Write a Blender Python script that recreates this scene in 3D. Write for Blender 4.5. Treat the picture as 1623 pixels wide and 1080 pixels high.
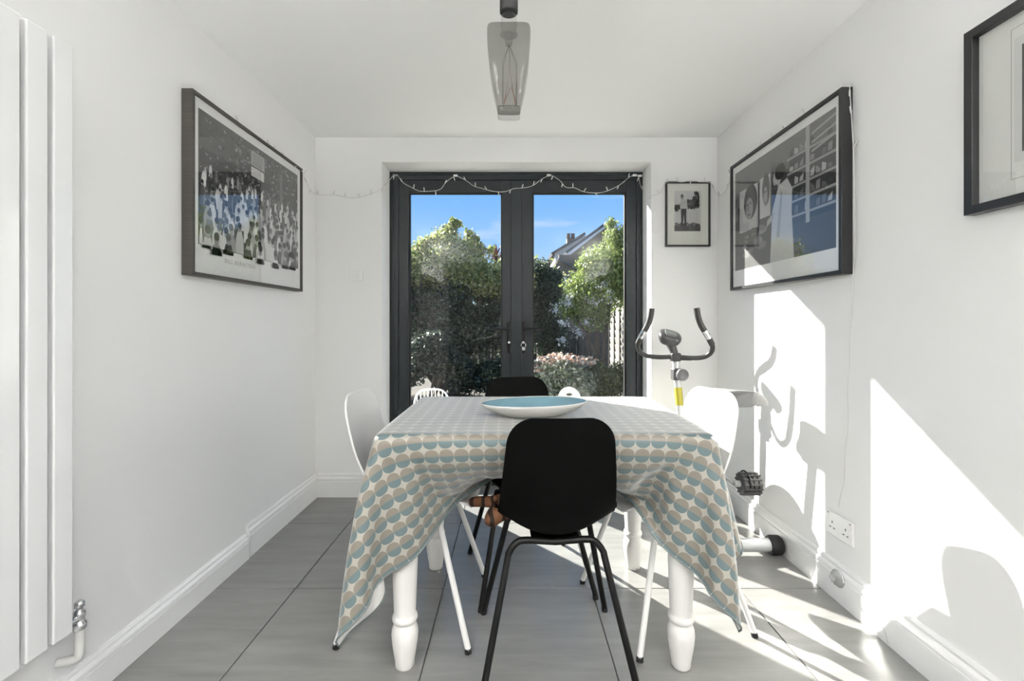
import bpy, bmesh, math, random
import numpy as np
from mathutils import Vector, Matrix

for _o in list(bpy.data.objects):
    bpy.data.objects.remove(_o, do_unlink=True)
S = bpy.context.scene
COL = S.collection
R = random.Random(7)
PI = math.pi

# ------------------------------------------------------------------ camera
F, H, VX, VY = 722.0, 1.10, 813.0, 513.0        # focal length in px, eye height, vanishing point
cam = bpy.data.cameras.new('camera')
cam.sensor_width = 36.0
cam.lens = F / 1623.0 * 36.0
cam.shift_x = (811.5 - VX) / 1623.0
cam.shift_y = -(540.0 - VY) / 1623.0
cam.clip_start = 0.02
cam.clip_end = 300
camo = bpy.data.objects.new('camera', cam)
camo.location = (0, 0, H)
camo.rotation_euler = (PI / 2, 0, 0)
COL.objects.link(camo)
S.camera = camo

# ------------------------------------------------------------------ view, world, sun, added fill lights
S.view_settings.view_transform = 'Standard'
S.view_settings.look = 'None'
S.view_settings.gamma = 1.0
S.view_settings.use_curve_mapping = False
S.view_settings.exposure = 0.50

w = bpy.data.worlds.new('world'); S.world = w; w.use_nodes = True
nt = w.node_tree; nt.nodes.clear()
def N(nt, t, **kw):
    n = nt.nodes.new(t)
    for k, v in kw.items():
        setattr(n, k, v)
    return n
tc = N(nt, 'ShaderNodeTexCoord'); sep = N(nt, 'ShaderNodeSeparateXYZ')
nt.links.new(tc.outputs['Generated'], sep.inputs[0])
ramp = N(nt, 'ShaderNodeValToRGB')
e = ramp.color_ramp.elements
e[0].position = 0.0; e[0].color = (0.50, 0.62, 0.74, 1)
e[1].position = 1.0; e[1].color = (0.04, 0.15, 0.44, 1)
for p_, c_ in ((0.12, (0.30, 0.49, 0.76, 1)), (0.28, (0.155, 0.375, 0.75, 1)), (0.5, (0.08, 0.26, 0.62, 1))):
    x_ = e.new(p_); x_.color = c_
nt.links.new(sep.outputs[2], ramp.inputs[0])
mp = N(nt, 'ShaderNodeMapping'); mp.inputs['Scale'].default_value = (3.0, 3.0, 14.0)
nz = N(nt, 'ShaderNodeTexNoise'); nz.inputs['Scale'].default_value = 1.6; nz.inputs['Detail'].default_value = 7
cr = N(nt, 'ShaderNodeValToRGB'); cr.color_ramp.elements[0].position = 0.60; cr.color_ramp.elements[1].position = 0.88
mx = N(nt, 'ShaderNodeMixRGB'); mx.inputs[2].default_value = (0.62, 0.68, 0.76, 1)
nt.links.new(tc.outputs['Generated'], mp.inputs[0]); nt.links.new(mp.outputs[0], nz.inputs[0])
nt.links.new(nz.outputs[0], cr.inputs[0]); nt.links.new(cr.outputs[0], mx.inputs[0])
nt.links.new(ramp.outputs[0], mx.inputs[1])
bg = N(nt, 'ShaderNodeBackground'); wo = N(nt, 'ShaderNodeOutputWorld')
bg.inputs[1].default_value = 1.0
nt.links.new(mx.outputs[0], bg.inputs[0]); nt.links.new(bg.outputs[0], wo.inputs[0])

SUN_DIR = Vector((1.0, -1.06, -0.777)).normalized()
sl = bpy.data.lights.new('sun', 'SUN'); sl.energy = 21.0; sl.angle = math.radians(0.55); sl.color = (1.0, 0.955, 0.88)
so = bpy.data.objects.new('sun', sl); so.rotation_euler = SUN_DIR.to_track_quat('-Z', 'Y').to_euler()
so.location = (-6, 9, 8); COL.objects.link(so)

# ------------------------------------------------------------------ room dimensions (from the photograph)
KB = 274.0 / H                                   # px per metre on the back wall
YB = F / KB                                      # back wall distance
XL = (500 - VX) / KB; XR = (1137 - VX) / KB
ZC = H + (VY - 218) / KB
YF = -2.7                                        # wall behind the camera
OX0 = (605 - VX) / KB; OX1 = (1032 - VX) / KB; OZ = H + (VY - 257) / KB   # door opening
YD = YB * 208.0 / 195.0                          # face of the door frame
def P(px, py, d):
    return Vector(((px - VX) / F * d, d, H - (py - VY) / F * d))
def PX(px, py, x):                               # point on a plane X = x
    d = F * x / (px - VX)
    return P(px, py, d)

# added fill lights behind the camera, unseen, shaped as flush ceiling panels
FILL_LAMPS = [(-0.55, -0.85), (0.6, -0.85), (-0.55, -2.0), (0.6, -2.0)]
FILL_PANEL_W = 12.0
FILL_UP_W = 135.0                                     # added upward fill from two wall troughs, also out of view

# ------------------------------------------------------------------ materials
MATS = {}
def mat(name, col=(0.8, 0.8, 0.8), rough=0.5, metal=0.0, spec=0.5, noise=None, bump=None, coat=0.0):
    if name in MATS: return MATS[name]
    m = bpy.data.materials.new(name); m.use_nodes = True
    t = m.node_tree; b = t.nodes['Principled BSDF']
    b.inputs['Base Color'].default_value = (*col, 1); b.inputs['Roughness'].default_value = rough
    b.inputs['Metallic'].default_value = metal; b.inputs['Specular IOR Level'].default_value = spec
    b.inputs['Coat Weight'].default_value = coat
    if noise or bump:
        c = N(t, 'ShaderNodeTexCoord'); mpp = N(t, 'ShaderNodeMapping'); t.links.new(c.outputs['Object'], mpp.inputs[0])
    if noise:                                    # (scale, amount, stretch)
        sc, am, st = noise
        mpp.inputs['Scale'].default_value = st
        n = N(t, 'ShaderNodeTexNoise'); n.inputs['Scale'].default_value = sc; n.inputs['Detail'].default_value = 5
        t.links.new(mpp.outputs[0], n.inputs[0])
        r = N(t, 'ShaderNodeValToRGB')
        r.color_ramp.elements[0].position = 0.3; r.color_ramp.elements[1].position = 0.7
        r.color_ramp.elements[0].color = (*[max(0, v * (1 - am)) for v in col], 1)
        r.color_ramp.elements[1].color = (*[min(1, v * (1 + am)) for v in col], 1)
        t.links.new(n.outputs[0], r.inputs[0]); t.links.new(r.outputs[0], b.inputs['Base Color'])
    if bump:
        sc, st = bump
        n2 = N(t, 'ShaderNodeTexNoise'); n2.inputs['Scale'].default_value = sc; n2.inputs['Detail'].default_value = 3
        t.links.new(c.outputs['Object'], n2.inputs[0])
        bp = N(t, 'ShaderNodeBump'); bp.inputs['Strength'].default_value = st; bp.inputs['Distance'].default_value = 0.002
        t.links.new(n2.outputs[0], bp.inputs['Height']); t.links.new(bp.outputs[0], b.inputs['Normal'])
    MATS[name] = m
    return m

def thin_glass(name, tint=(0.97, 0.985, 0.98), ior=1.5, rough=0.0, body=0.0, bodycol=(0.8, 0.8, 0.8)):
    m = bpy.data.materials.new(name); m.use_nodes = True
    t = m.node_tree; t.nodes.clear()
    o = N(t, 'ShaderNodeOutputMaterial'); a = N(t, 'ShaderNodeBsdfTransparent'); g = N(t, 'ShaderNodeBsdfGlossy')
    a.inputs[0].default_value = (*tint, 1); g.inputs['Roughness'].default_value = rough
    fr = N(t, 'ShaderNodeFresnel'); ge = N(t, 'ShaderNodeNewGeometry'); mi = N(t, 'ShaderNodeMapRange')
    mi.inputs[3].default_value = ior; mi.inputs[4].default_value = 1.0 / ior     # same reflectance from both sides of the sheet
    t.links.new(ge.outputs['Backfacing'], mi.inputs[0]); t.links.new(mi.outputs[0], fr.inputs[0])
    mm = N(t, 'ShaderNodeMixShader')
    t.links.new(fr.outputs[0], mm.inputs[0]); t.links.new(a.outputs[0], mm.inputs[1]); t.links.new(g.outputs[0], mm.inputs[2])
    last = mm
    if body:
        d = N(t, 'ShaderNodeBsdfDiffuse'); d.inputs[0].default_value = (*bodycol, 1)
        m2 = N(t, 'ShaderNodeMixShader'); m2.inputs[0].default_value = body
        t.links.new(mm.outputs[0], m2.inputs[1]); t.links.new(d.outputs[0], m2.inputs[2]); last = m2
    t.links.new(last.outputs[0], o.inputs[0])
    MATS[name] = m
    return m

def vcol_mat(name, rough=0.6, spec=0.3, transl=0.0):
    m = bpy.data.materials.new(name); m.use_nodes = True
    t = m.node_tree; b = t.nodes['Principled BSDF']; o = t.nodes['Material Output']
    a = N(t, 'ShaderNodeVertexColor'); a.layer_name = 'col'
    t.links.new(a.outputs[0], b.inputs['Base Color'])
    b.inputs['Roughness'].default_value = rough; b.inputs['Specular IOR Level'].default_value = spec
    if transl:
        tr = N(t, 'ShaderNodeBsdfTranslucent'); mm = N(t, 'ShaderNodeMixShader'); mm.inputs[0].default_value = transl
        t.links.new(a.outputs[0], tr.inputs[0])
        t.links.new(b.outputs[0], mm.inputs[1]); t.links.new(tr.outputs[0], mm.inputs[2]); t.links.new(mm.outputs[0], o.inputs[0])
    MATS[name] = m
    return m

WALL = mat('wall_paint', (0.80, 0.80, 0.795), 0.6, spec=0.3, bump=(90, 0.05))
CEIL = mat('ceiling_paint', (0.90, 0.90, 0.895), 0.7, spec=0.2)
TRIM = mat('trim_gloss', (0.80, 0.80, 0.795), 0.28, spec=0.5)
GREY = mat('door_grey', (0.016, 0.021, 0.0235), 0.36, spec=0.28)
RUBBER = mat('black_rubber', (0.012, 0.012, 0.012), 0.6, spec=0.3)
HANDLE = mat('handle_black', (0.004, 0.004, 0.004), 0.3, spec=0.3)
CHROME = mat('chrome', (0.75, 0.75, 0.76), 0.16, metal=1.0)
SILVER = mat('silver_paint', (0.62, 0.63, 0.64), 0.32, metal=0.35)
BLACKPL = mat('black_shell', (0.0016, 0.0016, 0.0015), 0.55, spec=0.05, bump=(700, 0.10))
WHITEPL = mat('white_shell', (0.80, 0.795, 0.785), 0.4, spec=0.4)
BLACKMT = mat('black_tube', (0.003, 0.003, 0.003), 0.42, spec=0.22)
WHITEMT = mat('white_tube', (0.78, 0.775, 0.76), 0.35)
RADW = mat('radiator_white', (0.80, 0.805, 0.81), 0.10, spec=0.55)
PLASTW = mat('white_plastic', (0.78, 0.78, 0.77), 0.3)
PLASTD = mat('dark_slot', (0.03, 0.03, 0.03), 0.6)
FRAME_L = mat('frame_wood_grey', (0.045, 0.041, 0.035), 0.45, noise=(6, 0.25, (1, 1, 30)))
FRAME_K = mat('frame_black', (0.012, 0.0125, 0.0135), 0.33)
PAPER = mat('print_paper', (0.78, 0.785, 0.775), 0.6, spec=0.2)
MATB = mat('mount_board', (0.72, 0.725, 0.69), 0.7, spec=0.1)
BLUEG = mat('bowl_blue_glaze', (0.115, 0.215, 0.265), 0.22, noise=(9, 0.12, (1, 1, 1)))
WHITEG = mat('bowl_white_glaze', (0.74, 0.735, 0.71), 0.25)
PRINT = vcol_mat('photo_print', 0.5, 0.3)
LEAF = vcol_mat('leaf', 0.38, 0.5, 0.42)
TIGER = None
PANE = thin_glass('door_glass', (0.965, 0.98, 0.975), 1.30)
PICG = thin_glass('picture_glass', (0.99, 0.99, 0.99), 1.50)
SMOKE = thin_glass('smoked_glass', (0.69, 0.685, 0.675), 1.5)
CLEARB = thin_glass('clear_glass', (0.93, 0.93, 0.93), 1.5)
CLEARPL = thin_glass('clear_plastic', (0.97, 0.97, 0.97), 1.4, 0.06, 0.3)

# painted table legs with chips
m = bpy.data.materials.new('chipped_white_paint'); m.use_nodes = True; t = m.node_tree; b = t.nodes['Principled BSDF']
c = N(t, 'ShaderNodeTexCoord'); n = N(t, 'ShaderNodeTexNoise'); n.inputs['Scale'].default_value = 26; n.inputs['Detail'].default_value = 4
mpp = N(t, 'ShaderNodeMapping'); mpp.inputs['Scale'].default_value = (1, 1, 0.45)
t.links.new(c.outputs['Object'], mpp.inputs[0]); t.links.new(mpp.outputs[0], n.inputs[0])
r = N(t, 'ShaderNodeValToRGB'); r.color_ramp.elements[0].position = 0.715; r.color_ramp.elements[1].position = 0.735
r.color_ramp.elements[0].color = (0.76, 0.75, 0.725, 1); r.color_ramp.elements[1].color = (0.10, 0.075, 0.06, 1)
t.links.new(n.outputs[0], r.inputs[0]); t.links.new(r.outputs[0], b.inputs['Base Color']); b.inputs['Roughness'].default_value = 0.45
CHIP = m

# porcelain floor tile, faint streaks along X, slightly different per tile
m = bpy.data.materials.new('floor_tile'); m.use_nodes = True; t = m.node_tree; b = t.nodes['Principled BSDF']
g = N(t, 'ShaderNodeNewGeometry'); mpp = N(t, 'ShaderNodeMapping'); mpp.inputs['Scale'].default_value = (1.2, 9.0, 1)
n = N(t, 'ShaderNodeTexNoise'); n.inputs['Scale'].default_value = 2.2; n.inputs['Detail'].default_value = 8; n.inputs['Roughness'].default_value = 0.62
t.links.new(g.outputs['Position'], mpp.inputs[0]); t.links.new(mpp.outputs[0], n.inputs[0])
r = N(t, 'ShaderNodeValToRGB'); r.color_ramp.elements[0].position = 0.28; r.color_ramp.elements[1].position = 0.75
r.color_ramp.elements[0].color = (0.158, 0.157, 0.152, 1); r.color_ramp.elements[1].color = (0.232, 0.230, 0.223, 1)
oi = N(t, 'ShaderNodeObjectInfo'); mr = N(t, 'ShaderNodeMapRange'); mr.inputs[3].default_value = 0.94; mr.inputs[4].default_value = 1.06
mm = N(t, 'ShaderNodeVectorMath', operation='SCALE')
t.links.new(n.outputs[0], r.inputs[0]); t.links.new(oi.outputs['Random'], mr.inputs[0])
t.links.new(r.outputs[0], mm.inputs[0]); t.links.new(mr.outputs[0], mm.inputs['Scale']); t.links.new(mm.outputs[0], b.inputs['Base Color'])
b.inputs['Roughness'].default_value = 0.30; b.inputs['Specular IOR Level'].default_value = 0.55
TILE = m
GROUT = mat('grout', (0.075, 0.073, 0.07), 0.9, spec=0.1)

# tablecloth print: rows of discs, taupe upper half and blue-grey lower half on cream
m = bpy.data.materials.new('scallop_oilcloth'); m.use_nodes = True; t = m.node_tree; b = t.nodes['Principled BSDF']
uv = N(t, 'ShaderNodeUVMap'); uv.uv_map = 'uv'; sx = N(t, 'ShaderNodeSeparateXYZ'); t.links.new(uv.outputs[0], sx.inputs[0])
def M_(op, a, bb=None):
    q = N(t, 'ShaderNodeMath', operation=op)
    for i, v in enumerate((a, bb)):
        if v is None: continue
        if isinstance(v, (int, float)): q.inputs[i].default_value = v
        else: t.links.new(v, q.inputs[i])
    return q.outputs[0]
PER = 0.0455
fu = M_('SUBTRACT', M_('FRACT', M_('DIVIDE', sx.outputs[0], PER)), 0.5)
fv = M_('SUBTRACT', M_('FRACT', M_('DIVIDE', sx.outputs[1], PER)), 0.5)
au = M_('POWER', M_('ABSOLUTE', fu), 2.2); av = M_('POWER', M_('ABSOLUTE', M_('MULTIPLY', fv, 1.04)), 2.2)
disc = M_('LESS_THAN', M_('ADD', au, av), 0.494 ** 2.2)
upper = M_('GREATER_THAN', fv, 0.0)
mxa = N(t, 'ShaderNodeMixRGB'); mxa.inputs[1].default_value = (0.082, 0.122, 0.130, 1); mxa.inputs[2].default_value = (0.172, 0.150, 0.121, 1)
mxb = N(t, 'ShaderNodeMixRGB'); mxb.inputs[1].default_value = (0.31, 0.292, 0.25, 1)
t.links.new(upper, mxa.inputs[0]); t.links.new(disc, mxb.inputs[0]); t.links.new(mxa.outputs[0], mxb.inputs[2])
# plain pale back of the cloth
geo = N(t, 'ShaderNodeNewGeometry'); mxc = N(t, 'ShaderNodeMixRGB'); mxc.inputs[2].default_value = (0.62, 0.62, 0.60, 1)
t.links.new(geo.outputs['Backfacing'], mxc.inputs[0]); t.links.new(mxb.outputs[0], mxc.inputs[1])
t.links.new(mxc.outputs[0], b.inputs['Base Color'])
b.inputs['Roughness'].default_value = 0.45; b.inputs['Specular IOR Level'].default_value = 0.5
b.inputs['Sheen Weight'].default_value = 0.9; b.inputs['Sheen Roughness'].default_value = 0.38
CLOTH = m

# plush tiger
m = bpy.data.materials.new('striped_plush'); m.use_nodes = True; t = m.node_tree; b = t.nodes['Principled BSDF']
c = N(t, 'ShaderNodeTexCoord'); wv = N(t, 'ShaderNodeTexWave'); wv.inputs['Scale'].default_value = 9; wv.inputs['Distortion'].default_value = 2.5
wv.inputs['Detail Scale'].default_value = 1.5
t.links.new(c.outputs['Object'], wv.inputs[0])
r = N(t, 'ShaderNodeValToRGB'); r.color_ramp.elements[0].position = 0.22; r.color_ramp.elements[1].position = 0.3
r.color_ramp.elements[0].color = (0.012, 0.008, 0.006, 1); r.color_ramp.elements[1].color = (0.085, 0.038, 0.02, 1)
t.links.new(wv.outputs[1], r.inputs[0]); t.links.new(r.outputs[0], b.inputs['Base Color']); b.inputs['Roughness'].default_value = 0.85; b.inputs['Specular IOR Level'].default_value = 0.1
TIGER = m

# ------------------------------------------------------------------ object helpers
def tag(o, label, cat, group=None):
    o['label'] = label; o['category'] = cat
    if group: o['group'] = group
    return o
def thing(name, label, cat, loc=(0, 0, 0), rz=0.0, group=None):
    o = bpy.data.objects.new(name, None); o.empty_display_size = 0.1
    o.location = loc; o.rotation_euler = (0, 0, rz); COL.objects.link(o)
    return tag(o, label, cat, group)
def struct(o):
    o['kind'] = 'structure'; return o

class MB:
    def __init__(s): s.v = []; s.f = []; s.c = []; s.sm = []
    def add(s, vs, fs, smooth=False, col=None):
        k = len(s.v); s.v += [tuple(x) for x in vs]
        for f in fs:
            s.f.append(tuple(i + k for i in f)); s.sm.append(smooth); s.c.append(col)
        return s
    def box(s, lo, hi, bv=0.0, col=None, M=None):
        bm = bmesh.new(); bmesh.ops.create_cube(bm, size=1.0)
        lo = Vector(lo); hi = Vector(hi)
        for v in bm.verts:
            v.co = Vector([(lo[i] + hi[i]) / 2 + v.co[i] * (hi[i] - lo[i]) for i in range(3)])
        if bv > 0:
            bmesh.ops.bevel(bm, geom=list(bm.edges), offset=bv, segments=2, profile=0.5, affect='EDGES')
        if M: bm.transform(M)
        bm.verts.index_update()
        s.add([v.co for v in bm.verts], [[v.index for v in f.verts] for f in bm.faces], False, col)
        bm.free(); return s
    def tube(s, pts, r, n=12, caps=True, col=None, closed=False, scale=None):
        pts = [Vector(p) for p in pts]; m_ = len(pts)
        rad = r if isinstance(r, (list, tuple)) else [r] * m_
        tang = []
        for i in range(m_):
            a = pts[i - 1] if (i > 0 or closed) else pts[i]; b_ = pts[(i + 1) % m_] if (i < m_ - 1 or closed) else pts[i]
            d = (b_ - a); tang.append(d.normalized() if d.length > 1e-9 else Vector((0, 0, 1)))
        up = Vector((0, 0, 1)) if abs(tang[0].z) < 0.9 else Vector((0, 1, 0))
        nrm = (up - tang[0] * up.dot(tang[0])).normalized()
        vs = []
        for i in range(m_):
            nrm = (nrm - tang[i] * nrm.dot(tang[i])).normalized(); bi = tang[i].cross(nrm)
            for k in range(n):
                a = 2 * PI * k / n
                vs.append(pts[i] + (nrm * math.cos(a) + bi * math.sin(a)) * rad[i])
        fs = []
        for i in range(m_ if closed else m_ - 1):
            j = (i + 1) % m_
            for k in range(n):
                l = (k + 1) % n
                fs.append((i * n + k, i * n + l, j * n + l, j * n + k))
        s.add(vs, fs, True, col)
        if caps and not closed:
            s.add(vs[:n], [tuple(range(n - 1, -1, -1))], False, col); s.add(vs[-n:], [tuple(range(n))], False, col)
        return s
    def lathe(s, prof, c=(0, 0, 0), n=24, col=None, ax='z', sq=None, smooth=True):
        vs = []
        for (r_, z) in prof:
            for k in range(n):
                a = 2 * PI * k / n; ca, sa = math.cos(a), math.sin(a)
                if sq:
                    q = (abs(ca) ** sq + abs(sa) ** sq) ** (-1.0 / sq); ca *= q; sa *= q
                x, y = r_ * ca, r_ * sa
                p = (x, y, z) if ax == 'z' else ((z, x, y) if ax == 'x' else (x, z, y))
                vs.append((p[0] + c[0], p[1] + c[1], p[2] + c[2]))
        fs = []
        for i in range(len(prof) - 1):
            for k in range(n):
                l = (k + 1) % n; q = (i * n + k, i * n + l, (i + 1) * n + l, (i + 1) * n + k)
                fs.append(q if ax != 'y' else q[::-1])
        s.add(vs, fs, smooth, col)
        b0 = tuple(range(n - 1, -1, -1)); b1 = tuple((len(prof) - 1) * n + k for k in range(n))
        if ax == 'y': b0 = b0[::-1]; b1 = b1[::-1]
        k = len(s.v) - len(vs)
        for f in (b0, b1):
            s.f.append(tuple(i + k for i in f)); s.sm.append(False); s.c.append(col)
        return s
    def build(s, name, material, parent=None, world=False):
        me = bpy.data.meshes.new(name); me.from_pydata(s.v, [], s.f); me.validate(verbose=False)
        if len(me.polygons) == len(s.sm): me.polygons.foreach_set('use_smooth', s.sm)
        if any(c is not None for c in s.c):
            ca = me.color_attributes.new('col', 'FLOAT_COLOR', 'CORNER')
            buf = []
            for p_, c_ in zip(me.polygons, s.c):
                buf += list((*c_, 1.0)) * p_.loop_total
            ca.data.foreach_set('color', buf)
        me.materials.append(material); me.update()
        o = bpy.data.objects.new(name, me); COL.objects.link(o)
        if parent is not None:
            o.parent = parent
            if world:
                me.transform(Matrix.Translation(parent.location).inverted())
        return o
def box(name, lo, hi, material, parent=None, bv=0.0, world=True):
    return MB().box(lo, hi, bv).build(name, material, parent, world)
def bez(pts, n=8):                               # Catmull-Rom through points
    pts = [Vector(p) for p in pts]; out = []
    q = [pts[0] * 2 - pts[1]] + pts + [pts[-1] * 2 - pts[-2]]
    for i in range(1, len(q) - 2):
        for k in range(n):
            u = k / n
            out.append(0.5 * ((2 * q[i]) + (q[i + 1] - q[i - 1]) * u + (2 * q[i - 1] - 5 * q[i] + 4 * q[i + 1] - q[i + 2]) * u * u
                              + (3 * q[i] - q[i - 1] - 3 * q[i + 1] + q[i + 2]) * u ** 3))
    out.append(pts[-1]); return out
def copy_tree(o, parent=None):
    c_ = o.copy(); COL.objects.link(c_); c_.parent = parent
    for ch in o.children: copy_tree(ch, c_)
    return c_

# ================================================================== STRUCTURE
T = 0.12
# floor: slab with single porcelain tiles
fl = struct(MB().box((XL - T, YF - T, -0.20), (XR + T, YD + 0.09, -0.0045)).build('floor', GROUT))
PT = 0.614; JX = (468.4 - VX) / (420.0 / H); JY = F / (420.0 / H)
ix0 = math.floor((XL - JX) / PT); ix1 = math.ceil((XR - JX) / PT)
iy0 = math.floor((YF - JY) / 0.617); iy1 = math.ceil((YD - JY) / 0.617)
for ix in range(ix0, ix1):
    for iy in range(iy0, iy1):
        a0, a1 = JX + ix * PT + 0.002, JX + (ix + 1) * PT - 0.002
        b0, b1 = JY + iy * 0.617 + 0.002, JY + (iy + 1) * 0.617 - 0.002
        a0 = max(a0, XL); a1 = min(a1, XR); b0 = max(b0, YF)
        if b1 > YB: b1 = min(b1, YB) if b0 < YB else b1
        if b0 >= YB or a1 - a0 < 0.02 or b1 - b0 < 0.02: continue
        box('tile', (a0, b0, -0.012), (a1, b1, 0.0), TILE, fl, 0.0012)
box('tile', (OX0 + 0.001, YB + 0.003, -0.012), (OX1 - 0.001, YD - 0.001, 0.0), TILE, fl, 0.0012)

struct(MB().box((XL - T, YF - T, ZC), (XR + T, YB + 0.3, ZC + 0.1)).build('ceiling', CEIL))
struct(MB().box((XL - T, YF - T, -0.2), (XL, YB + 0.3, ZC)).build('wall_left', WALL))
struct(MB().box((XR, YF - T, -0.2), (XR + T, YB + 0.3, ZC)).build('wall_right', WALL))
struct(MB().box((XL, YF - T, -0.2), (XR, YF, ZC)).build('wall_front', mat('grey_wall_paint', (0.22, 0.23, 0.23), 0.6)))
wb = MB()
wb.box((XL, YB, -0.2), (OX0, YB + 0.3, ZC)).box((OX1, YB, -0.2), (XR, YB + 0.3, ZC)).box((OX0, YB, OZ), (OX1, YB + 0.3, ZC))
struct(wb.build('wall_back', WALL))

def baseboard(name, a, b_, nrm, h, th):
    a = Vector(a); b_ = Vector(b_); nrm = Vector(nrm)
    prof = [(0, 0), (th, 0), (th, h * 0.66), (th * 0.72, h * 0.69), (th * 0.95, h * 0.72), (th * 0.9, h * 0.80), (th * 0.5, h * 0.87), (th * 0.55, h * 0.93), (th * 0.30, h), (0, h)]
    vs = [e_ + nrm * p_[0] + Vector((0, 0, p_[1])) for e_ in (a, b_) for p_ in prof]
    n_ = len(prof); fs = [(i, (i + 1) % n_, n_ + (i + 1) % n_, n_ + i) for i in range(n_)] + [tuple(range(n_))[::-1], tuple(range(n_, 2 * n_))]
    o = MB().add(vs, fs).build(name, TRIM)
    bm = bmesh.new(); bm.from_mesh(o.data); bmesh.ops.recalc_face_normals(bm, faces=bm.faces); bm.to_mesh(o.data); bm.free()
    return struct(o)
YSTEP = F * (-XL) / (813 - 387)
baseboard('baseboard_left', (XL, YSTEP + 0.012, 0), (XL, YB, 0), (1, 0, 0), 0.152, 0.020)
baseboard('baseboard_left', (XL, YF, 0), (XL, YSTEP, 0), (1, 0, 0), 0.116, 0.024)
baseboard('baseboard_back', (XL + 0.02, YB, 0), (OX0, YB, 0), (0, -1, 0), 0.148, 0.020)
baseboard('baseboard_back', (OX1, YB, 0), (XR - 0.02, YB, 0), (0, -1, 0), 0.148, 0.020)
baseboard('baseboard_right', (XR, YF, 0), (XR, YB, 0), (-1, 0, 0), 0.148, 0.020)
baseboard('baseboard_front', (XL + 0.024, YF, 0), (XR - 0.02, YF, 0), (0, 1, 0), 0.148, 0.020)

# French doors (grey aluminium), frame + two glazed leaves
kd = F / YD
def dx(px): return (px - VX) / kd
def dz(py): return H + (VY - py) / kd
door = bpy.data.objects.new('door_1', None); door.location = ((OX0 + OX1) / 2, YD, 0); COL.objects.link(door); struct(door)
door['label'] = 'dark grey glazed French doors between the room and the garden'
FX0, FX1, FZ1 = OX0, OX1, OZ
fw = dx(631) - FX0; fwr = FX1 - dx(1009); fh = FZ1 - dz(285)
fr = MB()
fr.box((FX0, YD, 0), (FX0 + fw, YD + 0.075, FZ1), 0.002).box((FX1 - fwr, YD, 0), (FX1, YD + 0.075, FZ1), 0.002)
fr.box((FX0 + fw, YD, FZ1 - fh), (FX1 - fwr, YD + 0.075, FZ1), 0.002).box((FX0 + fw, YD, 0.0), (FX1 - fwr, YD + 0.075, 0.035), 0.002)
# rebate steps of the profile
fr.box((FX0, YD - 0.006, 0.001), (FX0 + fw * 0.42, YD, FZ1), 0.0015).box((FX1 - fwr * 0.42, YD - 0.006, 0.001), (FX1, YD, FZ1), 0.0015)
fr.box((FX0 + fw * 0.42, YD - 0.006, FZ1 - fh * 0.42), (FX1 - fwr * 0.42, YD, FZ1), 0.0015)
fr.build('door_frame', GREY, door, True)
sealL = MB()
for k_ in range(40):
    z0 = k_ * FZ1 / 40
    sealL.box((FX0 - 0.004 + 0.004 * R.random(), YD - 0.009, z0), (FX0 + 0.005, YD - 0.006, z0 + FZ1 / 40))
sealL.build('sealant', RUBBER, door, True)
def leaf(x0, x1, gx0, gx1):
    z0, z1 = 0.038, dz(285) - 0.002; gz0, gz1 = 0.13, dz(304)
    y0, y1 = YD + 0.006, YD + 0.056
    l = MB()
    l.box((x0, y0, z0), (gx0, y1, z1), 0.003).box((gx1, y0, z0), (x1, y1, z1), 0.003)
    l.box((gx0, y0, z0), (gx1, y1, gz0), 0.003).box((gx0, y0, gz1), (gx1, y1, z1), 0.003)
    o = l.build('door_leaf', GREY, door, True)
    def sub(mb, nm, mt):
        q = mb.build(nm, mt); q.data.transform(Matrix.Translation(door.location).inverted()); q.parent = o; return q
    bd = MB()                                    # glazing bead
    for (a, b_) in (((gx0, gz0), (gx0 + 0.010, gz1)), ((gx1 - 0.010, gz0), (gx1, gz1)), ((gx0 + 0.01, gz0), (gx1 - 0.01, gz0 + 0.01)), ((gx0 + 0.01, gz1 - 0.010), (gx1 - 0.01, gz1))):
        bd.box((a[0], y0 + 0.012, a[1]), (b_[0], y1 - 0.012, b_[1]), 0.001)
    sub(bd, 'glazing_bead', RUBBER)
    sub(MB().box((gx0 + 0.004, y0 + 0.026, gz0 + 0.004), (gx1 - 0.004, y0 + 0.030, gz1 - 0.004)), 'pane', PANE)
    return o, sub, y0
g0, g1, g2, g3 = dx(647), dx(796), dx(844), dx(993)
mL, mR = dx(811.0), dx(811.6)
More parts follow.
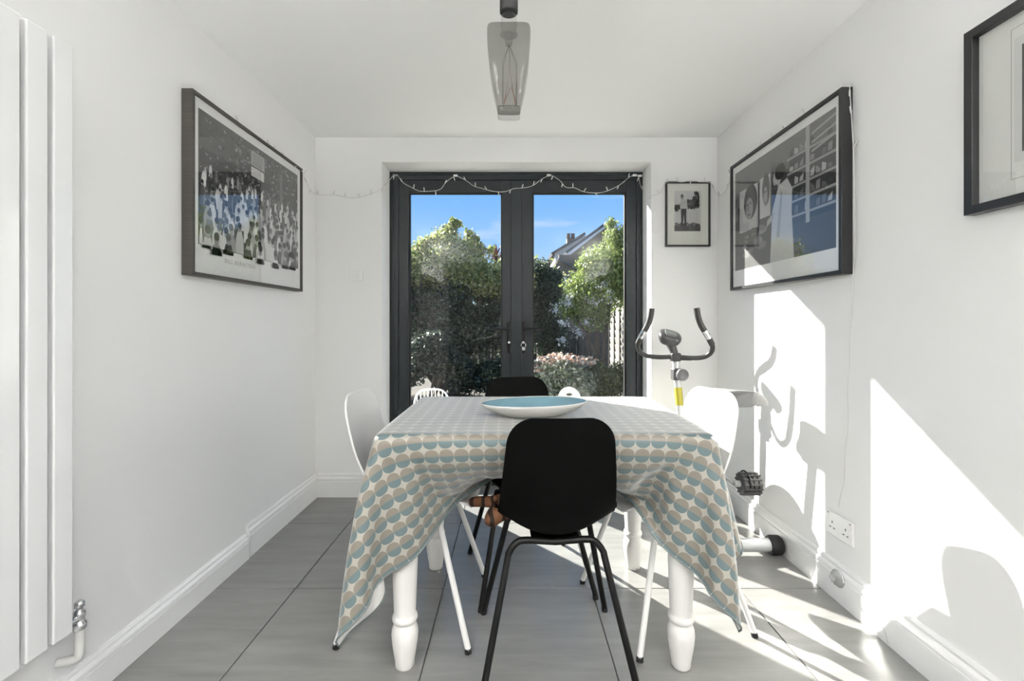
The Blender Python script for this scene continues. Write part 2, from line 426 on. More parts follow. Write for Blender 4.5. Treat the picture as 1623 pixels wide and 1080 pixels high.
for (x0, x1, a, b_, hx, sgn) in ((FX0 + fw + 0.002, mL, g0, g1, dx(807), -1), (mR, FX1 - fwr - 0.002, g2, g3, dx(829.5), 1)):
    lf, sub, y0 = leaf(x0, x1, a, b_)
    if sgn > 0:
        ast = MB().box((dx(809.6), y0 - 0.010, 0.04), (dx(827), y0, dz(287)), 0.003)
        sub(ast, 'meeting_stile', GREY)
    zt, zb = dz(511), dz(560); zh = dz(522)
    sub(MB().box((hx - 0.014, y0 - 0.010, zb), (hx + 0.014, y0, zt), 0.0045), 'handle_plate', HANDLE)
    lv = MB().tube([(hx, y0 - 0.008, zh), (hx, y0 - 0.05, zh)], 0.009, 14)
    lv.tube(bez([(hx - 0.006 * sgn, y0 - 0.05, zh), (hx + 0.03 * sgn, y0 - 0.052, zh), (hx + 0.115 * sgn, y0 - 0.05, zh)], 4), 0.0085, 12)
    sub(lv, 'lever', HANDLE)
    zk = dz(543)
    ky = MB().lathe([(0.0085, 0), (0.0085, 0.012)], (hx, y0 - 0.022, zk), 16, ax='y')
    ky.box((hx - 0.002, y0 - 0.034, zk - 0.008), (hx + 0.002, y0 - 0.02, zk + 0.008))
    sub(ky, 'lock_cylinder', CHROME)
    if sgn > 0:
        tag(MB().tube([(hx + 0.016 * math.cos(a_), y0 - 0.032, zk - 0.016 + 0.016 * math.sin(a_)) for a_ in [2 * PI * q / 24 for q in range(24)]], 0.0018, 8, closed=True)
            .lathe([(0.0125, 0), (0.0125, 0.003)], (hx, y0 - 0.036, zk - 0.042), 18, ax='y')
            .build('key_ring', CHROME), 'steel key ring with round fob hanging from the door lock', 'key ring')

# ================================================================== FILL_LAMPS ADDED BEHIND THE CAMERA AS FILL
for (lx, ly) in FILL_LAMPS:
    t_ = thing('fill_panel', 'added square fill light at the ceiling on the %s side, %s' % ('radiator' if lx < 0 else 'wall socket', 'nearer the dining table' if ly > -1.4 else 'close to the grey rear wall'), 'light', (lx, ly, ZC), 0, 'added ceiling fill panels')
    f_ = MB()
    for s_ in (-1, 1):
        f_.box((s_ * 0.3 - 0.012, -0.312, -0.02), (s_ * 0.3 + 0.012, 0.312, 0), 0.002)
        f_.box((-0.288, s_ * 0.3 - 0.012, -0.02), (0.288, s_ * 0.3 + 0.012, 0), 0.002)
    f_.build('panel_frame', PLASTW, t_)
    MB().box((-0.288, -0.288, -0.004), (0.288, 0.288, 0)).build('diffuser', PLASTW, t_)
    L = bpy.data.lights.new('fill_panel_lamp', 'AREA'); L.shape = 'SQUARE'; L.size = 0.56; L.energy = FILL_PANEL_W; L.spread = math.radians(140); L.color = (1.0, 0.985, 0.96)
    lo_ = bpy.data.objects.new('fill_panel_lamp', L); lo_.location = (0, 0, -0.008); lo_.parent = t_; COL.objects.link(lo_)

for s_ in (-1, 1):  # unseen troughs added to brighten the ceiling from below
    xw = XL if s_ < 0 else XR
    t_ = thing('fill_trough', 'added long white fill-light trough on the %s wall behind the viewer' % ('radiator' if s_ < 0 else 'socket'), 'light', (xw - s_ * 0.05, -1.0, 1.70))
    tr_ = MB()
    tr_.box((-0.05, -0.95, 0), (0.05, 0.95, 0.006), 0.001).box((-0.05, -0.95, 0.006), (-0.044, 0.95, 0.07), 0.001).box((0.044, -0.95, 0.006), (0.05, 0.95, 0.07), 0.001)
    tr_.box((-0.044, -0.95, 0.006), (0.044, -0.944, 0.07)).box((-0.044, 0.944, 0.006), (0.044, 0.95, 0.07))
    tr_.build('trough', PLASTW, t_)
    L = bpy.data.lights.new('fill_uplight', 'AREA'); L.shape = 'RECTANGLE'; L.size = 0.08; L.size_y = 1.84; L.energy = FILL_UP_W; L.color = (1.0, 0.99, 0.97)
    lo_ = bpy.data.objects.new('fill_uplight', L); lo_.location = (0, 0, 0.02); lo_.rotation_euler = (PI, 0, 0); lo_.parent = t_; COL.objects.link(lo_)

# ================================================================== CHAIRS
def chair_shell():
    prof = bez([(0.222, 0.430, 0), (0.205, 0.452, 0), (0.14, 0.463, 0), (0.04, 0.456, 0), (-0.06, 0.450, 0), (-0.135, 0.462, 0), (-0.178, 0.505, 0),
                (-0.200, 0.58, 0), (-0.222, 0.68, 0), (-0.243, 0.78, 0), (-0.252, 0.836, 0)], 6)
    L = [0.0]
    for i in range(1, len(prof)): L.append(L[-1] + (prof[i] - prof[i - 1]).length)
    tot = L[-1]
    def at(s):
        for i in range(1, len(L)):
            if L[i] >= s:
                u = (s - L[i - 1]) / max(1e-9, L[i] - L[i - 1]); return prof[i - 1].lerp(prof[i], u)
        return prof[-1].copy()
    rf, rb = 0.085, 0.075
    ss = [rf * (1 - math.cos(k / 8 * PI / 2)) for k in range(8)]
    ss += [rf + (tot - rf - rb) * k / 26 for k in range(27)]
    ss += [tot - rb + rb * math.sin(k / 8 * PI / 2) for k in range(1, 9)]
    na = 21; vs = []
    for s in ss:
        p_ = at(s); tn = (at(min(tot, s + 0.004)) - at(max(0, s - 0.004))).normalized()
        nr = Vector((-tn.y, tn.x, 0))            # 2-D normal in (y,z)
        if nr.y < 0 and s < tot * 0.45: nr = -nr
        q = s / tot
        w0 = 0.195 + 0.012 * math.sin(PI * min(1, q / 0.55)) - 0.040 * max(0, (q - 0.50) / 0.5) ** 1.1
        if s < rf: w_ = w0 - rf + math.sqrt(max(0, rf * rf - (rf - s) ** 2))
        elif s > tot - rb: d_ = tot - s; w_ = w0 - rb + math.sqrt(max(0, rb * rb - (rb - d_) ** 2))
        else: w_ = w0
        w_ *= 0.945
        bend = 0.022 + 0.062 * math.exp(-((q - 0.47) / 0.20) ** 2)
        # direction of the dish: seat edges rise, back edges wrap forward
        k = min(1, max(0, (q - 0.40) / 0.2)); k = k * k * (3 - 2 * k)
        dirv = Vector((0, 0.85 * k, 1 - 0.85 * k)).normalized()
        for a in range(na):
            u = -1 + 2 * a / (na - 1)
            u2 = math.sin(u * PI / 2) * 0.35 + u * 0.65
            x = u2 * w_; rel = abs(x) / 0.19
            off = bend * rel ** 2.0
            vs.append((x, p_.x + dirv.y * off, p_.y + dirv.z * off))
    fs = []
    for i in range(len(ss) - 1):
        for a in range(na - 1):
            fs.append((i * na + a, i * na + a + 1, (i + 1) * na + a + 1, (i + 1) * na + a))
    return vs, fs
SHV, SHF = chair_shell()
shell_meshes = {}
def make_chair(label, loc, rz, colour, group):
    t_ = thing('shell_chair', label, 'chair', loc, rz, group)
    pm, tm = (BLACKPL, BLACKMT) if colour == 'black' else (WHITEPL, WHITEMT)
    if colour not in shell_meshes:
        o = MB().add(SHV, SHF, True).build('seat_shell', pm, t_)
        bm = bmesh.new(); bm.from_mesh(o.data); bmesh.ops.recalc_face_normals(bm, faces=bm.faces)
        bmesh.ops.solidify(bm, geom=list(bm.faces), thickness=0.007); bmesh.ops.recalc_face_normals(bm, faces=bm.faces)
        bm.to_mesh(o.data); bm.free()
        for p_ in o.data.polygons: p_.use_smooth = True
        bv = o.modifiers.new('edge', 'BEVEL'); bv.width = 0.002; bv.segments = 2; bv.limit_method = 'ANGLE'; bv.angle_limit = math.radians(50)
        d = {'shell': o.data}
        # legs: bent tubes; rear pair and front pair, joined by a bar under the seat
        for nm, sy, ty, fy in (('rear', -1, -0.105, -0.225), ('front', 1, 0.10, 0.225)):
            for sx_ in (-1, 1):
                pts = bez([(0.085 * sx_, ty, 0.434), (0.115 * sx_, ty - 0.004 * sy * -1, 0.432), (0.142 * sx_, ty + 0.010 * sy, 0.405), (0.156 * sx_, ty + 0.024 * sy, 0.35), (0.23 * sx_, fy, 0.012)], 7)
                d[nm + str(sx_)] = MB().tube(pts, 0.0105, 12).build('leg', tm, t_).data
                d[nm + 'foot' + str(sx_)] = MB().tube([(0.2285 * sx_, fy - 0.0012 * sy, 0.016), (0.2312 * sx_, fy + 0.0006 * sy, 0.0)], 0.0115, 12).build('foot', RUBBER, t_.children[-1]).data
            d[nm + 'bar'] = MB().tube([(-0.086, ty, 0.434), (0, ty, 0.428), (0.086, ty, 0.434)], 0.0105, 12).build('under_seat_bar', tm, t_).data
        d['plate'] = MB().box((-0.075, -0.11, 0.431), (0.075, 0.105, 0.4385), 0.002).build('mounting_plate', tm, t_).data
        shell_meshes[colour] = t_
    else:
        for ch in shell_meshes[colour].children: copy_tree(ch, t_)
    return t_
G1 = 'shell chairs around the dining table'
CH = {
 'near': make_chair('black plastic shell chair at the table edge facing the French doors', (0.128, 1.508, 0), math.radians(2.0), 'black', G1),
 'far': make_chair('black plastic shell chair tucked between the table and the French doors', (0.063, 1.998, 0), math.radians(190.5), 'black', G1),
 'left': make_chair('white plastic shell chair on the radiator side of the table, in shade', (-0.362, 1.760, 0), math.radians(-93), 'white', G1),
 'right': make_chair('white plastic shell chair on the sunlit side of the table by the exercise bike', (0.571, 1.763, 0), math.radians(104.9), 'white', G1)}

for (bx_, by_, rz_, lab_) in ((-0.86, -1.05, 160, 'white bar stool with a shell seat, nearer the radiator wall behind the viewer'), (-0.42, -1.0, 80, 'white bar stool with a shell seat turned sideways behind the viewer')):
    t_ = thing('bar_stool', lab_, 'stool', (bx_, by_, 0), math.radians(rz_), 'white bar stools')
    so_ = bpy.data.objects.new('seat_shell', [c for c in shell_meshes['white'].children if c.name.startswith('seat_shell')][0].data); COL.objects.link(so_); so_.parent = t_; so_.location = (0, 0, 0.36)
    MB().box((-0.09, -0.11, 0.775), (0.09, 0.10, 0.797), 0.003).build('mounting_plate', WHITEMT, t_)
    for sx_ in (-1, 1):
        for sy_ in (-1, 1):
            MB().tube([(0.08 * sx_, 0.09 * sy_, 0.78), (0.20 * sx_, 0.20 * sy_, 0.0)], 0.011, 10).build('leg', WHITEMT, t_)
    MB().tube([(0.155 * a_, 0.16 * b_, 0.28) for a_, b_ in ((-1, -1), (1, -1), (1, 1), (-1, 1))], 0.008, 8, closed=True).build('foot_rail', WHITEMT, t_)

# ================================================================== TABLE
TX0, TX1, TY0, TY1, TZ = -0.436, 0.636, 1.392, 2.146, 0.756
tbl = thing('dining_table', 'white painted wooden dining table with turned legs under the patterned cloth', 'table', ((TX0 + TX1) / 2, (TY0 + TY1) / 2, 0))
box('table_top', (TX0 + 0.007, TY0 + 0.007, TZ - 0.034), (TX1 - 0.007, TY1 - 0.007, TZ - 0.004), CHIP, tbl, 0.008)
LXS, LYS = (-0.347, 0.540), (1.464, 2.052)
ap = MB()
box('apron', (LXS[0] + 0.04, LYS[0] - 0.012, 0.62), (LXS[1] - 0.04, LYS[0] + 0.012, TZ - 0.03), CHIP, tbl)
box('apron', (LXS[0] + 0.04, LYS[1] - 0.012, 0.62), (LXS[1] - 0.04, LYS[1] + 0.012, TZ - 0.03), CHIP, tbl)
box('apron', (LXS[0] - 0.012, LYS[0] + 0.04, 0.62), (LXS[0] + 0.012, LYS[1] - 0.04, TZ - 0.03), CHIP, tbl)
box('apron', (LXS[1] - 0.012, LYS[0] + 0.04, 0.62), (LXS[1] + 0.012, LYS[1] - 0.04, TZ - 0.03), CHIP, tbl)
lprof = [(0.027, 0.0), (0.030, 0.004), (0.031, 0.02), (0.036, 0.05), (0.0405, 0.08), (0.0425, 0.105), (0.041, 0.122), (0.036, 0.136), (0.033, 0.142), (0.0335, 0.146),
         (0.038, 0.149), (0.0405, 0.156), (0.0395, 0.164), (0.036, 0.169), (0.0345, 0.174), (0.0355, 0.20), (0.038, 0.27), (0.0405, 0.335), (0.0405, 0.352), (0.038, 0.364),
         (0.030, 0.376), (0.0255, 0.386), (0.0245, 0.398), (0.028, 0.41), (0.037, 0.43), (0.042, 0.455), (0.041, 0.48), (0.034, 0.50), (0.031, 0.505), (0.038, 0.512), (0.040, 0.52), (0.036, 0.53)]
lm = None
for x in LXS:
    for y in LYS:
        q = MB().lathe(lprof, (x, y, 0), 28)
        q.box((x - 0.042, y - 0.042, 0.53), (x + 0.042, y + 0.042, TZ - 0.03), 0.003)
        q.build('leg', CHIP, tbl, True)

# ------------------------------------------------------------------ tablecloth: simulated drape (position based dynamics)
def drape():
    ovL, ovR, ovF, ovB = 0.38, 0.31, 0.325, 0.16
    x0, x1, y0, y1 = TX0 - ovL, TX1 + ovR, TY0 - ovF, TY1 + ovB
    h = 0.0195
    nx = int(round((x1 - x0) / h)) + 1; ny = int(round((y1 - y0) / h)) + 1
    gx, gy = np.meshgrid(np.linspace(x0, x1, nx), np.linspace(y0, y1, ny), indexing='ij')
    hx, hy = (x1 - x0) / (nx - 1), (y1 - y0) / (ny - 1)
    p = np.stack([gx, gy, np.full_like(gx, TZ + 0.004)], -1)
    rg = np.random.default_rng(3)
    p[..., 2] += rg.normal(0, 0.0006, p.shape[:2])
    prev = p.copy()
    hd = math.hypot(hx, hy)
    groups = []
    def sl(o, di, dj, par, ax, stride):
        return (o, di, dj, par, ax, stride)
    def con(A, B, rest, k):
        d = B - A; l = np.sqrt((d * d).sum(-1, keepdims=True)) + 1e-12
        c = d * ((l - rest) / l * 0.5 * k)
        A += c; B -= c
    def pairs():
        for par in (0, 1):
            n = (nx - par) // 2
            yield (slice(par, par + 2 * n, 2), slice(None)), (slice(par + 1, par + 2 * n, 2), slice(None)), hx, 1.0
        for par in (0, 1):
            n = (ny - par) // 2
            yield (slice(None), slice(par, par + 2 * n, 2)), (slice(None), slice(par + 1, par + 2 * n, 2)), hy, 1.0
        for par in (0, 1):
            n = (nx - par) // 2
            yield (slice(par, par + 2 * n, 2), slice(0, ny - 1)), (slice(par + 1, par + 2 * n, 2), slice(1, ny)), hd, 0.35
            yield (slice(par, par + 2 * n, 2), slice(1, ny)), (slice(par + 1, par + 2 * n, 2), slice(0, ny - 1)), hd, 0.35
        st = 5
        for par in range(2):
            for o in range(st):
                a = np.arange(o + par * st, nx - st, 2 * st)
                if len(a): yield (a, slice(None)), (a + st, slice(None)), hx * st, 'b'
                a = np.arange(o + par * st, ny - st, 2 * st)
                if len(a): yield (slice(None), a), (slice(None), a + st), hy * st, 'b'
    PR = list(pairs())
    chairs = []
    for nm in ('left', 'right'):
        o = CH[nm]; a = o.rotation_euler.z; chairs.append((o.location.x, o.location.y, math.cos(a), math.sin(a)))
    rr = 0.010; BEND = 0.012; NUDX = 3.0; NUDY = 4.0
    cx, cy, hxx, hyy = (TX0 + TX1) / 2, (TY0 + TY1) / 2, (TX1 - TX0) / 2, (TY1 - TY0) / 2
    def collide(pushy=None):
        # table slab, rounded
        q = p - np.array([cx, cy, TZ - 0.04]); e = np.array([hxx, hyy, 0.04]) - rr
        d = np.abs(q) - e; dm = np.maximum(d, 0); L = np.sqrt((dm * dm).sum(-1))
        outs = (d > 0).any(-1); near = outs & (L < rr + 0.003)
        s = np.sign(q)
        if near.any():
            tgt = s[near] * (np.clip(np.abs(q[near]), None, e) + dm[near] / (L[near][:, None] + 1e-9) * (rr + 0.003))
            p[near] = tgt + np.array([cx, cy, TZ - 0.04])
            pv = prev[near]; p[near] = p[near] - (p[near] - pv) * np.array([0.75, 0.75, 0.0])
        ins = ~outs
        if ins.any(): p[ins, 2] = TZ + 0.003
        # chair seats
        for (ox, oy, ca, sa) in chairs:
            rx, ry = p[..., 0] - ox, p[..., 1] - oy
            lx, ly = rx * ca + ry * sa, -rx * sa + ry * ca
            z = p[..., 2]
            m_ = (np.abs(lx) < 0.20) & (ly > -0.17) & (ly < 0.23) & (z < 0.492) & (z > 0.36)
            if m_.any():
                # push out along the shallowest way: up, or sideways
                up = 0.492 - z[m_]; sd = 0.20 - np.abs(lx[m_])
                fwd = 0.23 - ly[m_]
                side = (sd < up) & (sd < fwd)
                front = (~side) & (fwd < up)
                l2x = lx[m_].copy(); l2y = ly[m_].copy(); z2 = z[m_].copy()
                l2x[side] = np.sign(l2x[side]) * 0.20
                l2y[front] = 0.23
                z2[~side & ~front] = 0.492
                p[m_, 0] = ox + l2x * ca - l2y * sa; p[m_, 1] = oy + l2x * sa + l2y * ca; p[m_, 2] = z2
            bk = -0.165 - 0.20 * np.maximum(0, z - 0.48) + 0.03
            m_ = (np.abs(lx) < 0.20) & (z > 0.44) & (z < (0.70 if pushy is None else 0.84)) & (ly < bk) & (ly > bk - 0.12)
            if m_.any():
                l2y = bk[m_]
                p[m_, 0] = ox + lx[m_] * ca - l2y * sa; p[m_, 1] = oy + lx[m_] * sa + l2y * ca
        # what sits on the tucked-in black chair pushes the front of the cloth in under the table
        if pushy is not None:
            ux = (p[..., 0] - 0.10) / 0.325
            zt = 0.583 - 0.12 * np.abs(ux) ** 4
            yp = pushy - 0.10 * np.abs(ux) ** 2
            m_ = (np.abs(ux) < 1) & (p[..., 2] < zt) & (p[..., 1] < yp) & (gx > TX0 - 0.05) & (gx < TX1 + 0.05)
            if m_.any():
                up = zt[m_] - p[m_, 2]; fw = yp[m_] - p[m_, 1]
                lift = up < fw * 0.25
                z2 = p[m_, 2]; y2 = p[m_, 1]
                z2 = np.where(lift, zt[m_], z2); y2 = np.where(lift, y2, yp[m_])
                p[m_, 2] = z2; p[m_, 1] = y2
        # turned legs
        for x in LXS:
            for y in LYS:
                dxx, dyy = p[..., 0] - x, p[..., 1] - y; l = np.sqrt(dxx ** 2 + dyy ** 2)
                m_ = (l < 0.068) & (p[..., 2] < 0.735)
                if m_.any():
                    k = 0.068 / (l[m_] + 1e-6); p[m_, 0] = x + dxx[m_] * k; p[m_, 1] = y + dyy[m_] * k
        np.maximum(p[..., 2], 0.004, out=p[..., 2])
    NS = 1700; dt = 1 / 420.0
    nudge = np.zeros_like(p)
    cr_ = (gy < TY0 - 0.02)
    nudge[..., 0] = np.where(cr_ & (gx < TX0), -NUDX, np.where(cr_ & (gx > TX1), NUDX, 0)); nudge[..., 1] = np.where(cr_ & ((gx < TX0) | (gx > TX1)), -NUDY, 0)
    for step in range(NS):
        v = (p - prev) * (0.993 if step < NS * 0.6 else 0.985)
        vm = np.sqrt((v * v).sum(-1, keepdims=True)); v *= np.minimum(1, 0.006 / (vm + 1e-9))
        prev = p.copy()
        p += v; p[..., 2] -= 9.8 * dt * dt
        if step < 1000: p += nudge * (dt * dt)    # hands spreading the two front corners outwards
        for (ia, ib, rest, k) in PR:
            if k == 'b':
                A, B = p[ia], p[ib]; d = B - A; l = np.sqrt((d * d).sum(-1, keepdims=True)) + 1e-12
                c = d * (np.minimum(0, l - rest * 0.985) / l * 0.5 * BEND)
                p[ia] = A + c; p[ib] = B - c
            else:
                con(p[ia], p[ib], rest, k)
        collide(None if step < 500 else 1.22 + 0.42 * min(1.0, (step - 500) / 600.0))
    return p, nx, ny, x0, y0, hx, hy
cp, nx, ny, cx0, cy0, chx, chy = drape()
vs = cp.reshape(-1, 3).tolist()
fs = [(i * ny + j, (i + 1) * ny + j, (i + 1) * ny + j + 1, i * ny + j + 1) for i in range(nx - 1) for j in range(ny - 1)]
tc_ = thing('tablecloth', 'cream cloth printed with taupe and blue half discs, draped over the dining table', 'tablecloth', ((TX0 + TX1) / 2, (TY0 + TY1) / 2, TZ))
clo = MB().add(vs, fs, True).build('cloth', CLOTH, tc_, True)
ul = clo.data.uv_layers.new(name='uv')
for lp in clo.data.loops:
    i, j = divmod(lp.vertex_index, ny); ul.data[lp.index].uv = (i * chx, j * chy + 0.010)
ss_ = clo.modifiers.new('smooth', 'SUBSURF'); ss_.levels = 1; ss_.render_levels = 1
# hem: stitched border strip
hm = MB()
edge = [(i, 0) for i in range(nx)] + [(nx - 1, j) for j in range(1, ny)] + [(i, ny - 1) for i in range(nx - 2, -1, -1)] + [(0, j) for j in range(ny - 2, 0, -1)]
hm.tube([cp[i, j] for (i, j) in edge], 0.0028, 6, closed=True)
hm.build('hem', mat('hem_grey', (0.13, 0.15, 0.15), 0.5), tc_, True)

# ================================================================== BOWL
bw = thing('oval_bowl', 'shallow oval bowl, blue glazed inside and white outside, on the tablecloth', 'bowl', (0.078, 1.680, TZ + 0.006), math.radians(3))
A_, B_ = 0.196, 0.118
def oval(prof, n=56):
    vs = []; 
    for (k, z) in prof:
        for q in range(n):
            a = 2 * PI * q / n
            vs.append((A_ * k * math.cos(a), B_ * k * math.sin(a) * (1 if k > 0.2 else 1), z + 0.004 * math.cos(a) * k))
    fs = []
    for i in range(len(prof) - 1):
        for q in range(n):
            l = (q + 1) % n; fs.append((i * n + q, i * n + l, (i + 1) * n + l, (i + 1) * n + q))
    return vs, fs
outp = [(0.01, 0.0), (0.5, 0.0), (0.56, 0.002), (0.72, 0.012), (0.87, 0.026), (0.97, 0.041), (1.0, 0.049), (0.993, 0.0515), (0.975, 0.049)]
inp = [(0.976, 0.0488), (0.95, 0.042), (0.86, 0.030), (0.72, 0.018), (0.55, 0.010), (0.3, 0.008), (0.01, 0.008)]
v_, f_ = oval(outp); MB().add(v_, f_, True).build('bowl_body', WHITEG, bw)
v_, f_ = oval(inp); MB().add(v_, f_, True).build('glazed_inside', BLUEG, bw)

# ================================================================== STRIPED TOY ON THE TUCKED-IN CHAIR
ty = thing('plush_toy', 'brown plush toy with black stripes lying on the black chair under the tablecloth', 'toy', (0.005, 1.50, 0.468))
def blob(segs, name, material, parent, sub=2):   # chain of (point, radius) -> skinned body, converted to a mesh
    me = bpy.data.meshes.new(name); bm = bmesh.new()
    vl = []; idx = {}
    for chain in segs:
        pv = None
        for (p_, r_) in chain:
            key = tuple(round(v, 5) for v in p_)
            if key not in idx:
                idx[key] = (bm.verts.new(p_), r_); vl.append(r_)
            v_ = idx[key][0]
            if pv is not None and bm.edges.get((pv, v_)) is None: bm.edges.new((pv, v_))
            pv = v_
    bm.to_mesh(me); bm.free()
    o = bpy.data.objects.new(name, me); COL.objects.link(o); o.parent = parent
    o.modifiers.new('skin', 'SKIN'); sv = me.skin_vertices[0].data
    for i, r_ in enumerate(vl): sv[i].radius = (r_, r_); sv[i].use_root = (i == 0)
    sbs = o.modifiers.new('sub', 'SUBSURF'); sbs.levels = sub; sbs.render_levels = sub
    dg = bpy.context.evaluated_depsgraph_get(); dg.update()
    m2 = bpy.data.meshes.new_from_object(o.evaluated_get(dg)); o.modifiers.clear(); o.data = m2
    bpy.data.meshes.remove(me)
    for p_ in m2.polygons: p_.use_smooth = True
    m2.materials.clear(); m2.materials.append(material)
    return o
K = lambda x, y, z, r: ((x, y, z), r)
sp = K(0.02, 0.02, 0.052, 0.040)
blob([[sp, K(0.0, -0.03, 0.055, 0.040), K(-0.035, -0.075, 0.045, 0.030), K(-0.05, -0.095, 0.052, 0.034), K(-0.072, -0.118, 0.036, 0.026), K(-0.078, -0.13, 0.020, 0.017)],
      [sp, K(0.09, 0.05, 0.050, 0.042), K(0.16, 0.07, 0.045, 0.036)],
      [K(0.0, -0.03, 0.055, 0.040), K(-0.07, 0.0, 0.045, 0.020), K(-0.125, 0.015, 0.040, 0.018), K(-0.155, 0.012, 0.036, 0.016)],
      [K(0.0, -0.03, 0.055, 0.040), K(0.05, -0.09, 0.03, 0.018), K(0.09, -0.11, 0.022, 0.017)],
      [K(0.16, 0.07, 0.045, 0.036), K(0.19, 0.02, 0.025, 0.018), K(0.20, -0.03, 0.022, 0.016)],
      [K(0.16, 0.07, 0.045, 0.036), K(0.18, 0.13, 0.025, 0.018)]], 'toy_body', TIGER, ty)
for s_ in (-1, 1):
    MB().lathe([(0.002, 0), (0.010, 0.004), (0.012, 0.012), (0.007, 0.02), (0.002, 0.022)], (-0.045 + 0.018 * s_, -0.085 + 0.012 * s_, 0.082), 10).build('ear', TIGER, ty)

# ================================================================== RADIATOR
RXF = XL + 0.078; PD0 = F * (-RXF) / (VX - 85); PITCH = 0.0655; PW = 0.0525
rz0, rz1 = 0.272, 1.841
rad = thing('radiator', 'tall white vertical flat-panel radiator on the wall', 'radiator', (XL + 0.04, PD0 - 0.16, rz0))
for k in range(6):
    y = PD0 - k * PITCH
    box('panel', (RXF - 0.018, y, rz0), (RXF, y + PW, rz1), RADW, rad, 0.0035)
for z in (rz0 + 0.06, rz1 - 0.06):
    MB().box((RXF - 0.040, PD0 - 5 * PITCH + 0.006, z - 0.02), (RXF - 0.018, PD0 + PW - 0.006, z + 0.02), 0.006).build('header_tube', RADW, rad, True)
for k in (0, 1, 4):
    for z in (rz0 + 0.07, rz1 - 0.07):
        MB().box((XL + 0.002, PD0 - k * PITCH - 0.010, z - 0.035), (RXF - 0.03, PD0 - k * PITCH + 0.002, z + 0.02), 0.001).build('wall_bracket', mat('bracket_grey', (0.25, 0.25, 0.25), 0.4), rad, True)
py_ = PD0 + PW + 0.034; pxx = XL + 0.062
pipe = bez([(XL + 0.016, py_ - 0.016, 0.176), (pxx - 0.018, py_ - 0.006, 0.176), (pxx - 0.003, py_ - 0.001, 0.181), (pxx, py_, 0.198), (pxx, py_, 0.262)], 8)
MB().tube(pipe, 0.0115, 16).build('pipe', mat('pipe_white', (0.62, 0.62, 0.60), 0.3), rad, True)
vlv = MB().lathe([(0.014, 0.258), (0.016, 0.262), (0.016, 0.276), (0.012, 0.280), (0.012, 0.292), (0.0135, 0.294), (0.0135, 0.306), (0.008, 0.31), (0.008, 0.318), (0.0115, 0.32), (0.0115, 0.332), (0.006, 0.337)], (pxx, py_, 0), 20)
vlv.tube([(pxx, py_, 0.288), (pxx - 0.003, py_ - 0.045, 0.292)], 0.0095, 14)
vlv.build('valve', CHROME, rad, True)

# ================================================================== PICTURES
class Print:
    """flat printed picture: grey polygons in (u, v) on a sheet; later ones lie a hair above earlier ones"""
    def __init__(s, fn): s.fn = fn; s.mb = MB(); s.k = 0
    def poly(s, pts, g):
        s.k += 1; g = g if isinstance(g, tuple) else (g, g, g * 0.99)
        s.mb.add([s.fn(u, v, s.k * 4e-6) for (u, v) in pts], [tuple(range(len(pts)))], False, g)
    def rect(s, u0, v0, u1, v1, g): s.poly([(u0, v0), (u1, v0), (u1, v1), (u0, v1)], g)
    def ell(s, u, v, a, b_, g, n=12, rot=0):
        s.poly([(u + a * math.cos(t0) * math.cos(rot) - b_ * math.sin(t0) * math.sin(rot), v + a * math.cos(t0) * math.sin(rot) + b_ * math.sin(t0) * math.cos(rot)) for t0 in [2 * PI * q / n for q in range(n)]], g)
def picture(name, label, wall, a0, a1, z0, z1, depth, bar, fmat, frame_in=0.004):
    """wall 'L': u runs +Y; 'R': u runs -Y; 'B': u runs +X. a0,a1 = extent along the wall"""
    if wall == 'L': base = Vector((XL, (a0 + a1) / 2, z0)); fn = lambda u, v, d: (XL + d, a0 + u * (a1 - a0), z0 + v * (z1 - z0))
    elif wall == 'R': base = Vector((XR, (a0 + a1) / 2, z0)); fn = lambda u, v, d: (XR - d, a1 - u * (a1 - a0), z0 + v * (z1 - z0))
    else: base = Vector(((a0 + a1) / 2, YB, z0)); fn = lambda u, v, d: (a0 + u * (a1 - a0), YB - d, z0 + v * (z1 - z0))
    th = thing(name, label, 'picture', base)
    W, Hh = a1 - a0, z1 - z0; bu, bv = bar / W, bar / Hh
    def bx(u0, v0, u1, v1, d0, d1, nm, mt, bev=0.0):
        p0, p1 = fn(u0, v0, d0), fn(u1, v1, d1)
        return box(nm, [min(p0[i], p1[i]) for i in range(3)], [max(p0[i], p1[i]) for i in range(3)], mt, th, bev)
    bx(0, 0, bu, 1, 0.001, depth, 'frame_bar', fmat, 0.001); bx(1 - bu, 0, 1, 1, 0.001, depth, 'frame_bar', fmat, 0.001)
    bx(bu, 0, 1 - bu, bv, 0.001, depth, 'frame_bar', fmat, 0.001); bx(bu, 1 - bv, 1 - bu, 1, 0.001, depth, 'frame_bar', fmat, 0.001)
    gd = depth - frame_in
    bx(bu, bv, 1 - bu, 1 - bv, gd - 0.010, gd - 0.006, 'backing_sheet', PAPER)
    iw = 1 - 2 * bu; ih = 1 - 2 * bv
    fin = lambda u, v, d: fn(bu + u * iw, bv + v * ih, gd - 0.0058 + d)
    def glass():
        bx(bu, bv, 1 - bu, 1 - bv, gd - 0.0022, gd - 0.0012, 'glass', PICG)
    return th, fin, glass
def finish(pr, th, name='photo_print'):
    o = pr.mb.build(name, PRINT, th, True)
    return o
